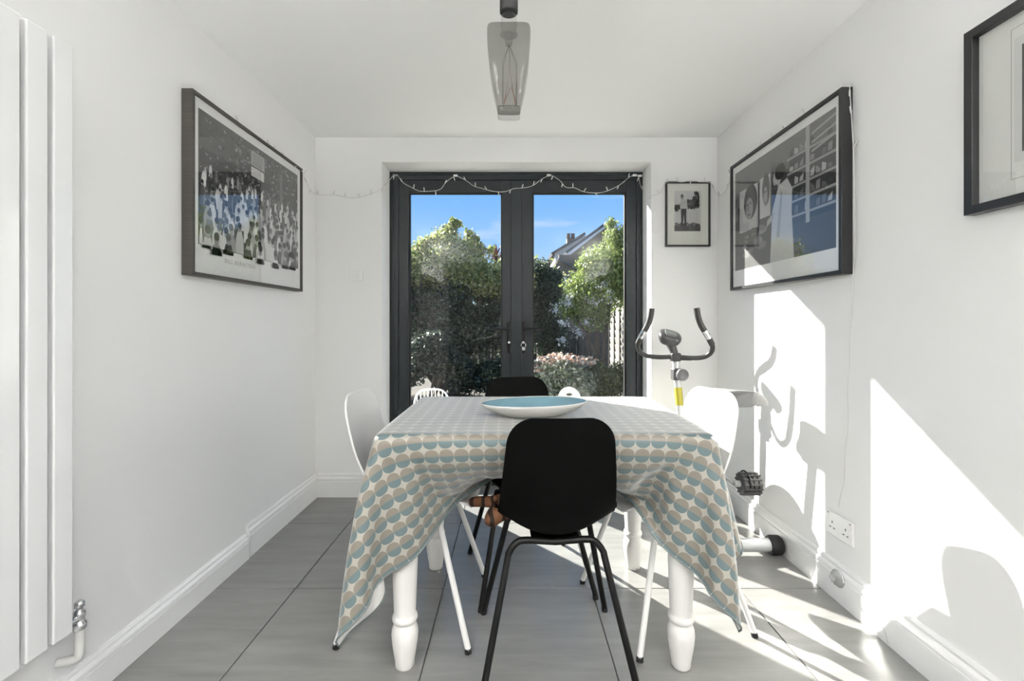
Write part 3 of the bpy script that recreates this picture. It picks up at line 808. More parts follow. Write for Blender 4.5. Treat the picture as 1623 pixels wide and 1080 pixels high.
def lettering(txt, th, fin, u, v, size, wall, colr):
    cu = bpy.data.curves.new('lettering', 'FONT'); cu.body = txt; cu.size = size; cu.space_character = 1.25
    tmp = bpy.data.objects.new('lettering', cu); COL.objects.link(tmp)
    dg = bpy.context.evaluated_depsgraph_get(); me = bpy.data.meshes.new_from_object(tmp.evaluated_get(dg))
    bpy.data.objects.remove(tmp, do_unlink=True)
    p0 = Vector(fin(u, v, 0.0004)); ax = (Vector(fin(1, 0, 0)) - Vector(fin(0, 0, 0))).normalized()
    for v_ in me.vertices: v_.co = p0 + ax * v_.co.x + Vector((0, 0, v_.co.y)) - Vector(th.location)
    me.materials.clear(); me.materials.append(mat('ink_' + str(colr), (colr, colr, colr), 0.6))
    o = bpy.data.objects.new('lettering', me); COL.objects.link(o); o.parent = th
    return o

# --- crowd photograph on the left wall
FD = 0.044
y0 = F * (-XL) / (VX - 287); y1 = F * (-XL - FD) / (VX - 480)
th, fin, gl = picture('framed_poster', 'large framed black-and-white crowd poster in a grey-brown frame', 'L', y0, y1, 1.284, 1.992, FD, 0.014, FRAME_L)
pr = Print(fin); q = random.Random(11)
U0, U1, V0, V1 = 0.035, 0.965, 0.165, 0.945
pr.rect(U0, V0, U1, V1, 0.075)
def inside(u): return min(U1 - 0.012, max(U0 + 0.012, u))
pr.rect(U0, 0.62, 0.55, V1, 0.085); pr.rect(U0, 0.64, 0.62, 0.73, 0.045)
for k in range(520):                              # leaves and branches above
    u, v = inside(q.uniform(U0, U1)), q.uniform(0.60, V1 - 0.02)
    if u < 0.30 and q.random() < 0.7: continue
    pr.ell(u, v, q.uniform(0.004, 0.014), q.uniform(0.004, 0.013), q.choice([0.03, 0.05, 0.10, 0.16, 0.24, 0.33]), 6, q.uniform(0, 3))
pr.poly([(0.44, 0.80), (0.57, 0.80), (0.57, 0.90), (0.44, 0.90)], 0.38); pr.rect(0.44, 0.725, 0.565, 0.79, 0.62)
for k in range(5): pr.rect(0.455, 0.815 + k * 0.016, 0.555, 0.821 + k * 0.016, 0.2)
pr.rect(0.74, 0.50, 0.765, 0.86, 0.16)
for row in range(9):                              # people, far rows first
    v = 0.63 - row * 0.053; sc = 0.55 + row * 0.21
    n_ = 26 - row * 2
    for k in range(n_):
        u = inside(U0 + (U1 - U0) * (k + q.uniform(-0.25, 1.25)) / n_); vv = v + q.uniform(-0.02, 0.02)
        g = q.choice([0.70, 0.62, 0.52, 0.34, 0.2, 0.10, 0.05, 0.66])
        a = 0.019 * sc; a = min(a, u - U0, U1 - u); bot = max(V0 + 0.002, vv - 0.12 * sc)
        pr.poly([(u - a, bot), (u + a, bot), (u + a * 0.95, vv - 0.03 * sc), (u + a * 0.5, vv), (u - a * 0.5, vv), (u - a * 0.95, vv - 0.03 * sc)], g)
        hb = 0.014 * sc
        if vv + 2.0 * hb < V1:
            pr.ell(u, vv + hb * 0.9, min(hb * 0.62, a), hb * 1.15, q.choice([0.35, 0.42, 0.28]), 10)
            pr.ell(u + q.uniform(-.1, .1) * hb, vv + hb * 1.5, min(hb * 0.66, a), hb * 0.85, q.choice([0.02, 0.03, 0.05, 0.12]), 10)
finish(pr, th); lettering('BILL BERNSTEIN', th, fin, 0.22, 0.088, 0.026, 'L', 0.30); gl()

# --- record shop photograph on the right wall
y1 = F * XR / (1352 - VX); y0 = y1 * 0 + F * (XR - FD) / (1157 - VX)
ya, yb = min(y0, y1), max(y0, y1)
th, fin, gl = picture('framed_poster', 'large framed black-and-white photograph of a man by pinned-up portraits, black frame', 'R', ya, yb, 1.289, 2.006, FD, 0.017, FRAME_K)
pr = Print(fin); q = random.Random(5)
U0, U1, V0, V1 = 0.030, 0.970, 0.135, 0.945
pr.rect(U0, V0, U1, V1, 0.055)
pr.poly([(U0, 0.76), (U1, 0.74), (U1, V1), (U0, V1)], 0.13)
pr.rect(0.62, 0.36, U1, 0.80, 0.035)
for k in range(5):                                # shelves with sleeves
    v = 0.40 + k * 0.098
    pr.poly([(0.60, v), (U1, v - 0.005), (U1, v + 0.012), (0.60, v + 0.014)], 0.30)
    for j in range(8):
        u = 0.62 + j * 0.042
        pr.poly([(u, v + 0.02), (u + 0.030, v + 0.02), (u + 0.034, v + 0.02 + q.uniform(0.02, 0.06)), (u + 0.004, v + 0.02 + q.uniform(0.02, 0.06))], q.choice([0.05, 0.12, 0.22, 0.4]))
for k in range(3):
    pr.poly([(0.80, 0.87 - k * 0.055), (U1, 0.90 - k * 0.055), (U1, 0.915 - k * 0.055), (0.80, 0.885 - k * 0.055)], 0.34)
pr.rect(0.755, V0 + 0.2, 0.785, V1, 0.36)
pr.rect(0.045, 0.60, 0.085, 0.74, 0.02)
for (u0, u1, v0, v1) in ((0.09, 0.31, 0.43, 0.77), (0.33, 0.44, 0.48, 0.78)):   # portrait sheets
    pr.rect(u0, v0, u1, v1, 0.46); c_ = (u0 + u1) / 2; w_ = (u1 - u0)
    pr.ell(c_ + 0.1 * w_, (v0 + v1) / 2 + 0.05, w_ * 0.36, (v1 - v0) * 0.40, 0.045, 20)
    pr.ell(c_ + 0.04 * w_, (v0 + v1) / 2, w_ * 0.20, (v1 - v0) * 0.25, 0.27, 18)
    pr.rect(c_ - 0.10 * w_, (v0 + v1) / 2 + 0.03, c_ - 0.02 * w_, (v0 + v1) / 2 + 0.045, 0.05)
    pr.rect(c_ + 0.06 * w_, (v0 + v1) / 2 + 0.03, c_ + 0.14 * w_, (v0 + v1) / 2 + 0.045, 0.05)
    pr.rect(c_ - 0.04 * w_, (v0 + v1) / 2 - 0.055, c_ + 0.10 * w_, (v0 + v1) / 2 - 0.04, 0.09)
for k in range(26):                               # stacked things below
    u, v = q.uniform(0.07, 0.36), q.uniform(0.20, 0.42)
    pr.ell(u, v, q.uniform(0.02, 0.05), q.uniform(0.012, 0.03), q.choice([0.03, 0.07, 0.14, 0.22]), 12, q.uniform(-0.4, 0.4))
pr.poly([(0.44, V0), (0.66, V0), (0.64, 0.45), (0.645, 0.60), (0.60, 0.685), (0.52, 0.66), (0.46, 0.50)], 0.50)   # man in a pale shirt
pr.poly([(0.50, 0.30), (0.53, 0.30), (0.56, 0.60), (0.54, 0.62)], 0.36)
pr.ell(0.505, 0.715, 0.038, 0.062, 0.40, 16, 0.1); pr.ell(0.535, 0.755, 0.050, 0.056, 0.02, 16); pr.ell(0.49, 0.66, 0.026, 0.018, 0.10, 12)
pr.poly([(0.40, 0.40), (0.47, 0.44), (0.48, 0.49), (0.41, 0.45)], 0.36)
finish(pr, th); gl()

# --- large black frame nearer the viewer on the right wall
FX_ = XR - 0.032
yfar = F * FX_ / (1527 - VX)
th, fin, gl = picture('framed_print', 'wide black frame with white mount around a small dark print', 'R', yfar - 0.72, yfar, 1.403, 1.915, 0.032, 0.024, FRAME_K, 0.014)
pr = Print(fin); Wn = 0.72 - 0.048; Hn = 0.512 - 0.048
def uu(px): return (yfar - 0.024 - F * (XR - 0.012) / (px - VX)) / Wn
def vv_(py, px): d_ = F * (XR - 0.012) / (px - VX); return (H + (VY - py) / F * d_ - 1.427) / Hn
pr.rect(0, 0, 1, 1, (0.70, 0.705, 0.68))
ua = uu(1602); va, vb = vv_(286, 1602), vv_(48, 1602)
for (a, b_, c_, d_) in ((ua, va, ua + 0.004, vb), (1 - ua - 0.004, va, 1 - ua, vb), (ua, va, 1 - ua, va + 0.005), (ua, vb - 0.005, 1 - ua, vb)):
    pr.rect(a, b_, c_, d_, 0.42)
up_ = uu(1620); vp0, vp1 = vv_(240, 1620), vv_(70, 1620)
pr.rect(ua + 0.012, vp0 - 0.05, 1 - ua - 0.012, vp1 + 0.05, 0.62)
pr.rect(up_, vp0, 1 - up_, vp1, 0.05)
pr.poly([(up_ + 0.1, vp0), (0.6, vp0), (0.52, vp1 - 0.15), (0.40, vp1 - 0.12)], 0.16); pr.ell(0.62, (vp0 + vp1) / 2, 0.10, 0.12, 0.25, 18)
finish(pr, th); gl()

# --- small portrait on the back wall
kk = F / (YB - 0.015)
th, fin, gl = picture('framed_photograph', 'small thin black frame with a photo of a person standing under a tree', 'B', (1055 - VX) / kk, (1126 - VX) / kk, H + (VY - 391) / kk, H + (VY - 288) / kk, 0.018, 0.011, FRAME_K)
pr = Print(fin); q = random.Random(8)
pr.rect(0, 0, 1, 1, (0.68, 0.685, 0.63))
U0, U1, V0, V1 = 0.18, 0.81, 0.225, 0.885
pr.rect(U0, V0, U1, V1, 0.55); pr.rect(U0, V0, U1, V0 + 0.10, 0.09)
for k in range(90):
    u, v = q.uniform(U0 + 0.02, U1 - 0.03), V0 + 0.09 + abs(q.gauss(0, 0.02)); pr.ell(u, v, 0.018, 0.018, q.choice([0.06, 0.12, 0.2]), 8)
for k in range(170):
    u = q.uniform(0.50, U1 - 0.04); v = q.uniform(0.56, V1 - 0.03)
    if v < 0.60 + 0.0 or (v > 0.72 and u < 0.62 + (v - 0.72) * 0.4): continue
    pr.ell(u, v, q.uniform(0.015, 0.04), q.uniform(0.012, 0.03), q.choice([0.015, 0.03, 0.06, 0.11]), 9, q.uniform(0, 3))
for k in range(30): pr.ell(q.uniform(U0 + 0.03, 0.30), q.uniform(0.56, 0.64), 0.03, 0.022, q.choice([0.03, 0.06, 0.1]), 9)
for k in range(6): pr.rect(0.44 + k * 0.055, 0.33, 0.446 + k * 0.055, 0.54, 0.28)
pr.poly([(0.345, 0.31), (0.385, 0.31), (0.405, 0.50), (0.425, 0.31), (0.465, 0.31), (0.47, 0.60), (0.335, 0.60)], 0.05)
pr.poly([(0.33, 0.59), (0.475, 0.59), (0.485, 0.70), (0.43, 0.745), (0.36, 0.745), (0.29, 0.68), (0.31, 0.65)], 0.48)
pr.ell(0.365, 0.79, 0.035, 0.04, 0.06, 14); pr.ell(0.372, 0.765, 0.024, 0.026, 0.22, 12)
finish(pr, th); gl()

# ================================================================== SWITCH PLATE AND SOCKETS
kk = F / (YB - 0.006)
sw = thing('switch_plate', 'white light switch plate on the wall beside the French doors', 'switch', ((564 - VX) / kk, YB, H + (VY - 446) / kk))
box('plate', ((553.5 - VX) / kk, YB - 0.009, H + (VY - 446) / kk), ((575 - VX) / kk, YB, H + (VY - 426.5) / kk), PLASTW, sw, 0.002)
box('rocker', ((561.5 - VX) / kk, YB - 0.012, H + (VY - 440) / kk), ((567 - VX) / kk, YB - 0.009, H + (VY - 432) / kk), PLASTW, sw, 0.001)
a = PX(1312.5, 806, XR); b_ = PX(1355, 860, XR)
sk = thing('wall_socket', 'white double wall socket above the skirting board', 'socket', (XR, (a.y + b_.y) / 2, PX(1312.5, 836, XR).z))
ya, yb = b_.y, a.y; zt = PX(1312.5, 806, XR).z; zb = zt - 0.092
box('plate', (XR - 0.009, ya, zb), (XR, yb, zt), PLASTW, sk, 0.0025)
w2 = (yb - ya) / 2
for k in range(2):
    cy = yb - w2 * (k + 0.5)
    for (dy, dz_, hy, hz) in ((0, 0.008, 0.0022, 0.0045), (0.011, -0.014, 0.0042, 0.0022), (-0.011, -0.014, 0.0042, 0.0022)):
        box('pin_slot', (XR - 0.0096, cy + dy - hy, zb + 0.044 + dz_ - hz), (XR - 0.0088, cy + dy + hy, zb + 0.044 + dz_ + hz), PLASTD, sk)
    sy_ = cy + (0.024 if k == 0 else -0.024)
    rk = box('rocker', (XR - 0.013, sy_ - 0.0055, zt - 0.032), (XR - 0.009, sy_ + 0.0055, zt - 0.012), PLASTW, sk, 0.001)
    box('indicator', (XR - 0.0097, sy_ - 0.003, zt - 0.010), (XR - 0.0088, sy_ + 0.003, zt - 0.007), PLASTD, sk)
# clear plastic disc stuck to the skirting board
c_ = PX(1328, 917, XR - 0.022)
dk = thing('clear_disc', 'clear round plastic suction disc stuck on the skirting board below the socket', 'disc', (XR - 0.02, c_.y, c_.z - 0.034))
MB().lathe([(0.034, 0.0), (0.034, -0.003), (0.028, -0.005), (0.027, -0.012), (0.010, -0.014)], (0, 0, 0.034), 28, ax='x').build('disc', CLEARPL, dk)
MB().lathe([(0.010, -0.0135), (0.010, -0.020), (0.013, -0.022), (0.013, -0.026), (0.004, -0.027)], (0, 0, 0.034), 20, ax='x').build('knob', CLEARPL, dk)
MB().tube([(-0.004, 0.034 * math.cos(k_ / 14 * PI), 0.034 + 0.034 * math.sin(k_ / 14 * PI)) for k_ in range(15)], 0.0016, 6).build('rim', PLASTW, dk)
# thin cable running down the skirting
cb = bez([PX(1369, 928, XR - 0.021), PX(1385, 955, XR - 0.023), PX(1397, 985, XR - 0.023), PX(1403, 1003, XR - 0.023), PX(1408, 1021, XR - 0.023)], 6)
tag(MB().tube(cb, 0.0013, 8).build('thin_cable', mat('cable_white', (0.6, 0.6, 0.58), 0.5)), 'thin white cable hanging down the sunlit skirting board', 'cable')

# ================================================================== PENDANT LAMP
LD = 1.50
kl = F / LD; lx = (806.5 - VX) / kl
def lz(py): return H + (VY - py) / kl
pend = thing('pendant_lamp', 'large smoked glass filament bulb hanging on a black lampholder', 'pendant lamp', (lx, LD, lz(168)))
kf = F / (LD - 0.07)                             # the front face of the square bulb
def lf_(py): return H + (VY - py) / kf
zb_ = lf_(168)
pend.location.z = zb_
prof = []
for (hw, py) in ((19.0, 158), (20.5, 152), (23.5, 140), (28, 118), (31.5, 96), (34, 70), (35.2, 50), (35.4, 38), (34.6, 34.0), (32.5, 32.6)):
    prof.append((hw / kf, lf_(py) - zb_))
MB().lathe(prof + [(0.4 * prof[-1][0], prof[-1][1] + 0.001)], (0, 0, 0), 64, sq=7).build('glass_body', SMOKE, pend)
MB().lathe([(17 / kf, 0.0), (18.5 / kf, 0.002), (18.6 / kf, 0.012), (19.2 / kf, lf_(159) - zb_), (14 / kf, lf_(158) - zb_)], (0, 0, 0), 48, sq=7).build('glass_foot', CLEARB, pend)
zt_ = prof[-1][1]
MB().lathe([(14 / kl, zt_), (11.5 / kl, zt_ + 0.012), (13.2 / kl, zt_ + 0.03), (12.5 / kl, zt_ + 0.05), (11 / kl, lz(17) - zb_)], (0, 0, 0), 28).build('glass_neck', CLEARB, pend)
MB().lathe([(12.5 / kl, lz(21) - zb_), (14.3 / kl, lz(20) - zb_), (14.3 / kl, lz(-16) - zb_), (12 / kl, lz(-19) - zb_), (3 / kl, lz(-21) - zb_)], (0, 0, 0), 32).build('lampholder', mat('holder_black', (0.015, 0.015, 0.016), 0.55), pend)
MB().tube([(0, 0, lz(-20) - zb_), (0, 0, ZC - zb_ - 0.02)], 0.0032, 10).build('flex', RUBBER, pend)
MB().lathe([(0.05, ZC - zb_ - 0.022), (0.052, ZC - zb_ - 0.018), (0.052, ZC - zb_)], (0, 0, 0), 32).build('ceiling_rose', mat('rose_black', (0.02, 0.02, 0.02), 0.4), pend)
st = lambda px, py, y: (((px - 806.5) / kl), y, lf_(py) - zb_)
MB().lathe([(0.010, zt_ - 0.035), (0.014, zt_ - 0.012), (0.022, zt_ - 0.001)], (0, 0, 0), 16).build('glass_stem', CLEARB, pend)
cop = mat('filament', (0.28, 0.12, 0.07), 0.4, metal=0.6)
fw_ = MB(); wire = mat('support_wire', (0.10, 0.09, 0.085), 0.4, metal=0.6)
for (x_, y_) in ((796.5, -0.012), (819, -0.012), (797.5, 0.012), (818, 0.012)):
    fw_.tube([st(807, 50, 0), st(x_, 80, y_), st(x_, 150, y_)], 0.0006, 6)
fw_.tube([st(807, 45, 0), st(808, 96, 0)], 0.0007, 6)
fw_.build('support_wires', wire, pend)
MB().tube([st(799, 148, -0.01), st(810.5, 120, -0.004), st(819, 150, -0.01), st(817, 148, 0.01), st(808, 92, 0.004), st(799, 146, 0.01)], 0.0011, 6).build('filament_wire', cop, pend)

# ================================================================== FAIRY LIGHTS
fy = thing('string_lights', 'string of tiny fairy lights looped along the pictures and over the French doors', 'string lights', (OX0, YD - 0.02, OZ - 0.06))
ZPL = 1.992; XPf = XL + FD + 0.002
yl0 = F * (-XL) / (VX - 287); yl1 = F * (-XL - FD) / (VX - 480)
path = []
for k in range(9):                                # lying on top of the crowd poster's frame
    path.append(Vector((XL + 0.02 + 0.016 * math.sin(k * 2.1), yl0 + 0.22 + (yl1 - yl0 - 0.22) * k / 8, ZPL + 0.003 + 0.004 * (k % 2))))
path += [Vector((XPf + 0.002, yl1 - 0.01, ZPL - 0.02)), Vector((XL + 0.012, YB - 0.13, ZPL - 0.05)), Vector((XL + 0.008, YB - 0.02, ZPL - 0.075))]
yw = YB - 0.004
path += [P(528, 309, yw), P(560, 314, yw), P(585, 309, yw), P(605, 299, yw - 0.002)]
yd_ = YD - 0.012
path += [P(613, 292, YB + 0.1), P(622, 280, yd_), P(629, 277, yd_), P(638, 289, yd_), P(650, 296, yd_), P(665, 303, yd_), P(684, 303, yd_), P(698, 300, yd_), P(707, 289, yd_), P(722, 279.5, yd_),
         P(738, 286, yd_), P(751, 295, yd_), P(765, 299, yd_), P(782, 303.5, yd_), P(800, 304, yd_), P(815, 299, yd_), P(830, 298, yd_), P(845, 294, yd_), P(857, 285, yd_), P(869, 279, yd_),
         P(876, 279, yd_), P(888, 287, yd_), P(897, 297, yd_), P(911, 298, yd_), P(925, 304, yd_), P(948, 306, yd_), P(967, 301, yd_), P(984, 292, yd_), P(999, 280, yd_), P(1011, 279, yd_), P(1015, 294, yd_), P(1021, 304, YD - 0.03)]
path += [P(1034, 310, yw - 0.003), P(1046, 305, yw - 0.004), P(1055, 290, YB - 0.021), P(1066, 286.5, YB - 0.02), P(1080, 288.5, YB - 0.022), P(1095, 286.5, YB - 0.02), P(1110, 288.5, YB - 0.022), P(1126, 290, YB - 0.02),
         P(1134, 305, yw - 0.003), Vector((XR - 0.006, YB - 0.05, 1.90)), Vector((XR - 0.01, YB - 0.16, 1.93))]
yr1 = F * XR / (1352 - VX); yr0 = F * (XR - FD) / (1157 - VX)
for k in range(9):
    path.append(Vector((XR - 0.022 + 0.014 * math.sin(k * 1.7), yr0 + (yr1 - yr0) * k / 8 + 0.01, 2.010 + 0.003 * (k % 2))))
path += [Vector((XR - 0.02, yr1 - 0.010, 1.99)), PX(1353.5, 260, XR - 0.012), PX(1355, 390, XR - 0.010), PX(1352, 440, XR - 0.003), PX(1351, 480, XR - 0.003), PX(1347, 530, XR - 0.003), PX(1346, 580, XR - 0.003), PX(1343, 620, XR - 0.003), PX(1344, 670, XR - 0.003),
         PX(1339, 720, XR - 0.003), PX(1338, 760, XR - 0.003), PX(1331, 790, XR - 0.003), PX(1329, 806, XR - 0.005)]
cv = bez(path, 5)
MB().tube(cv, 0.0017, 6).build('wire', mat('fairy_wire', (0.68, 0.68, 0.66), 0.4), fy, True)
BULB = thin_glass('fairy_bulb', (0.9, 0.9, 0.88), 1.5, 0.1, 0.8, (0.8, 0.8, 0.77))
q = random.Random(4); acc = 0; kb = 0; stop = len(cv) - 55
for i in range(1, stop):
    acc += (cv[i] - cv[i - 1]).length
    if acc > 0.075:
        acc = 0; d = Vector((q.uniform(-0.7, 0.7), q.uniform(-0.35, 0.1), q.choice([-1, 1, 1]))).normalized()
        if cv[i].y > YB - 0.05 and cv[i].y < YB + 0.02: d = Vector((d.x, -0.4, d.z)).normalized()
        MB().tube([cv[i], cv[i] + d * 0.008, cv[i] + d * 0.026, cv[i] + d * 0.029], [0.0020, 0.0034, 0.0032, 0.001], 8).build('bulb', BULB, fy, True)
for (px, py) in ((626, 278), (722, 278.5), (870, 278), (1006, 278), (1014, 279)):
    p_ = P(px, py, YD - 0.008); box('clip', (p_.x - 0.014, p_.y - 0.006, p_.z - 0.006), (p_.x + 0.014, p_.y + 0.008, p_.z + 0.007), CLEARPL if px in (626,) else PLASTW, fy, 0.002)

# ================================================================== EXERCISE BIKE
BX, BY = 1.02, 2.40
bk = thing('exercise_bike', 'silver and black upright exercise bike between the wall and the table', 'exercise bike', (BX, BY, 0))
ST_R = Vector((1.035, 2.165, 0.047)); ST_F = Vector((0.955, 2.80, 0.047))
def W_(mb, nm, mt): return mb.build(nm, mt, bk, True)
for c_, hl in ((ST_R, 0.215), (ST_F, 0.19)):
    o_ = W_(MB().tube([c_ + Vector((-hl, 0, 0)), c_ + Vector((hl, 0, 0))], 0.031, 24), 'stabiliser', SILVER)
    for s_ in (-1, 1):
        e0 = c_ + Vector((s_ * (hl - 0.035), 0, 0))
        W_(MB().tube([e0, e0 + Vector((s_ * 0.012, 0, 0)), e0 + Vector((s_ * 0.05, 0, 0)), e0 + Vector((s_ * 0.058, 0, 0))], [0.040, 0.045, 0.044, 0.036], 24), 'end_cap', RUBBER)
mast_b = Vector((1.01, 2.69, 0.32)); mast_t = P(1071, 573, 2.715)
hub = Vector((1.01, 2.43, 0.33))
W_(MB().tube(bez([ST_R + Vector((0, 0, 0.02)), Vector((1.03, 2.28, 0.13)), hub + Vector((0, 0.02, -0.12)), Vector((0.985, 2.70, 0.14)), ST_F + Vector((0, 0, 0.02))], 6), 0.027, 18), 'base_beam', SILVER)
W_(MB().tube([Vector((0.985, 2.69, 0.13)), mast_b, mast_t], 0.0215, 20), 'mast', SILVER)
sd = (mast_t - mast_b).normalized()
W_(MB().tube([mast_t.lerp(mast_b, (mast_t.z - P(0, 614, 2.71).z) / (mast_t.z - mast_b.z)), mast_t.lerp(mast_b, (mast_t.z - P(0, 642, 2.71).z) / (mast_t.z - mast_b.z))], 0.0222, 20), 'yellow_label', mat('label_yellow', (0.42, 0.37, 0.04), 0.4))
# flywheel housing
hs = MB()
pts = [(math.cos(a_) * 0.20, math.sin(a_) * 0.17) for a_ in [2 * PI * k / 40 for k in range(40)]]
vs = []; 
for (w_, k_) in ((-0.055, 0.90), (-0.045, 1.0), (0.045, 1.0), (0.055, 0.90)):
    vs += [hub + Vector((w_, y_ * k_ + 0.03, z_ * k_)) for (y_, z_) in pts]
n_ = 40
fs = [(i * n_ + k, i * n_ + (k + 1) % n_, (i + 1) * n_ + (k + 1) % n_, (i + 1) * n_ + k) for i in range(3) for k in range(n_)] + [tuple(range(n_))[::-1], tuple(range(3 * n_, 4 * n_))]
hs.add(vs, fs); W_(hs, 'flywheel_housing', mat('housing_grey', (0.30, 0.31, 0.32), 0.4))
# cranks and pedals
ped = P(1187, 767, 2.32)
cr0 = hub + Vector((0.06, 0, 0))
W_(MB().tube([cr0, Vector((ped.x - 0.075, ped.y, ped.z))], 0.011, 12).tube([hub + Vector((-0.06, 0, 0)), hub + Vector((-0.10, 0.11, 0.05))], 0.011, 12), 'crank', CHROME)
for (pc, s_) in ((ped, 1), (hub + Vector((-0.15, 0.12, 0.055)), -1)):
    po = W_(MB().tube([pc - Vector((0.075 * s_, 0, 0)), pc + Vector((0.058 * s_, 0, 0))], 0.016, 14), 'pedal', mat('pedal_grey', (0.42, 0.42, 0.42), 0.35))
    tr = MB()
    prf = [(0.026, -0.047), (0.050, -0.044), (0.052, -0.03), (0.046, -0.027), (0.046, -0.022), (0.052, -0.019), (0.052, -0.006), (0.046, -0.003), (0.046, 0.003), (0.052, 0.006), (0.052, 0.019), (0.046, 0.022), (0.046, 0.027), (0.052, 0.03), (0.050, 0.044), (0.026, 0.047)]
    tr.lathe(prf, (pc.x, pc.y, pc.z), 22, ax='x', smooth=False)
    for k in range(14):
        a_ = 2 * PI * k / 14
        tr.box((-0.046, -0.004, 0.0), (0.046, 0.004, 0.010), 0.001, M=Matrix.Translation(pc) @ Matrix.Rotation(a_, 4, 'X') @ Matrix.Translation((0, 0, 0.047)))
    q_ = tr.build('tread', mat('tread_dark', (0.05, 0.05, 0.05), 0.45)); q_.data.transform(Matrix.Translation(bk.location).inverted()); q_.parent = po
    ss2 = MB().tube([pc + Vector((-0.02, 0.060 * math.cos(a_), 0.064 * math.sin(a_))) for a_ in [PI * k / 12 for k in range(13)]], 0.004, 8)
    q_ = ss2.build('strap', RUBBER); q_.data.transform(Matrix.Translation(bk.location).inverted()); q_.parent = po
# seat post and saddle
sdl = Vector((1.075, 2.20, 0.735))
W_(MB().tube([Vector((1.03, 2.33, 0.20)), Vector((1.06, 2.23, 0.70))], 0.022, 18), 'seat_post', SILVER)
sv = []; sn = 15; sm_ = 18
for i in range(sn):                               # saddle: wide rear, narrow nose
    u = i / (sn - 1); yy = -0.12 + 0.27 * u
    hw = 0.122 * (1 - 0.78 * max(0, (u - 0.22) / 0.78) ** 0.75); hw *= math.sqrt(max(0.02, 1 - max(0, (0.22 - u) / 0.22) ** 2)) if u < 0.22 else 1
    if u > 0.93: hw *= 0.7
    for k in range(sm_):
        a_ = 2 * PI * k / sm_
        zz = 0.034 * math.sin(a_); zz = zz * (1.0 if zz > 0 else 0.9) - 0.030 * (abs(math.cos(a_)) ** 3)
        zz += 0.018 * (1 - u)
        sv.append((hw * math.cos(a_), yy, zz))
sf = [(i * sm_ + k, i * sm_ + (k + 1) % sm_, (i + 1) * sm_ + (k + 1) % sm_, (i + 1) * sm_ + k) for i in range(sn - 1) for k in range(sm_)] + [tuple(range(sm_))[::-1], tuple((sn - 1) * sm_ + k for k in range(sm_))]
Mr = Matrix.Translation(sdl) @ Matrix.Rotation(math.radians(14), 4, 'Z')
W_(MB().add([Mr @ Vector(v) for v in sv], sf, True), 'saddle', mat('saddle_grey', (0.15, 0.15, 0.15), 0.5))
# tension knob
kn = P(1080, 594, 2.68)
W_(MB().box(kn + Vector((-0.045, 0.0, -0.035)), kn + Vector((0.01, 0.06, 0.035)), 0.008), 'knob_housing', mat('housing_dark', (0.06, 0.06, 0.062), 0.4))
kd_ = MB().lathe([(0.032, 0.0), (0.035, -0.004), (0.035, -0.024), (0.031, -0.03), (0.026, -0.030), (0.025, -0.027), (0.004, -0.027)], (kn.x, kn.y, kn.z), 30, ax='y')
W_(kd_, 'tension_knob', mat('knob_grey', (0.13, 0.13, 0.135), 0.35))
# handlebar
hb = P(1070, 566, 2.70); yaw = math.radians(-22); Rz = Matrix.Rotation(yaw, 3, 'Z')
def hl_(x, y, z): return hb + Rz @ Vector((x, y, z))
bar = [(0.0, 0, -0.0), (0.09, 0.0, -0.004), (0.158, -0.004, 0.004), (0.196, -0.02, 0.034), (0.200, -0.045, 0.078), (0.174, -0.072, 0.130), (0.142, -0.095, 0.188), (0.126, -0.106, 0.235), (0.118, -0.112, 0.285)]
pr_ = [hl_(*p_) for p_ in bar]; pl_ = [hl_(-p_[0] * 1.04, p_[1], p_[2]) for p_ in bar]
W_(MB().tube(bez(pl_[::-1] + pr_[1:], 7), 0.0135, 16), 'handlebar', mat('bar_black', (0.022, 0.022, 0.023), 0.36))
for side in (pr_, pl_):
    W_(MB().tube(bez(side[4:], 5), 0.0165, 16), 'grip', mat('grip_foam', (0.028, 0.028, 0.028), 0.55))
    a0_, a1_ = side[5].lerp(side[4], 0.3), side[5].lerp(side[6], 0.5)
    W_(MB().tube([a0_, a1_], 0.0178, 16), 'pulse_sensor', CHROME)
W_(MB().box(hb + Vector((-0.026, -0.024, -0.026)), hb + Vector((0.030, 0.024, 0.024)), 0.008), 'clamp', mat('clamp_black', (0.02, 0.02, 0.02), 0.4))
W_(MB().tube([hb + Vector((0.03, -0.02, -0.01)), hb + Vector((0.085, -0.028, -0.014))], [0.009, 0.006], 10), 'clamp_lever', MATS['clamp_black'])
# console
ct = P(1064, 548, 2.70)
W_(MB().tube([hb + Vector((0, 0, 0.015)), ct + Vector((0.0, 0, 0.0)), ct + Vector((-0.001, 0.0, 0.045))], [0.02, 0.026, 0.030], 18), 'console_stem', MATS['housing_dark'])
cc = P(1062, 533, 2.69); Mc = Matrix.Translation(cc) @ Matrix.Rotation(math.radians(-16), 4, 'Z') @ Matrix.Rotation(math.radians(26), 4, 'X') @ Matrix.Rotation(math.radians(17), 4, 'Y')
cvs = []; 
for (k_, z_) in ((0.70, -0.045), (0.92, -0.026), (1.0, -0.006), (0.97, 0.010), (0.80, 0.018)):
    for q_ in range(32):
        a_ = 2 * PI * q_ / 32; ca, sa = math.cos(a_), math.sin(a_)
        cvs.append(Mc @ Vector((0.066 * k_ * math.copysign(abs(ca) ** 0.7, ca), 0.058 * k_ * math.copysign(abs(sa) ** 0.7, sa), z_)))
cfs = [(i * 32 + k, i * 32 + (k + 1) % 32, (i + 1) * 32 + (k + 1) % 32, (i + 1) * 32 + k) for i in range(4) for k in range(32)] + [tuple(range(32))[::-1], tuple(range(128, 160))]
W_(MB().add(cvs, cfs, True), 'console', mat('console_grey', (0.06, 0.06, 0.063), 0.3))
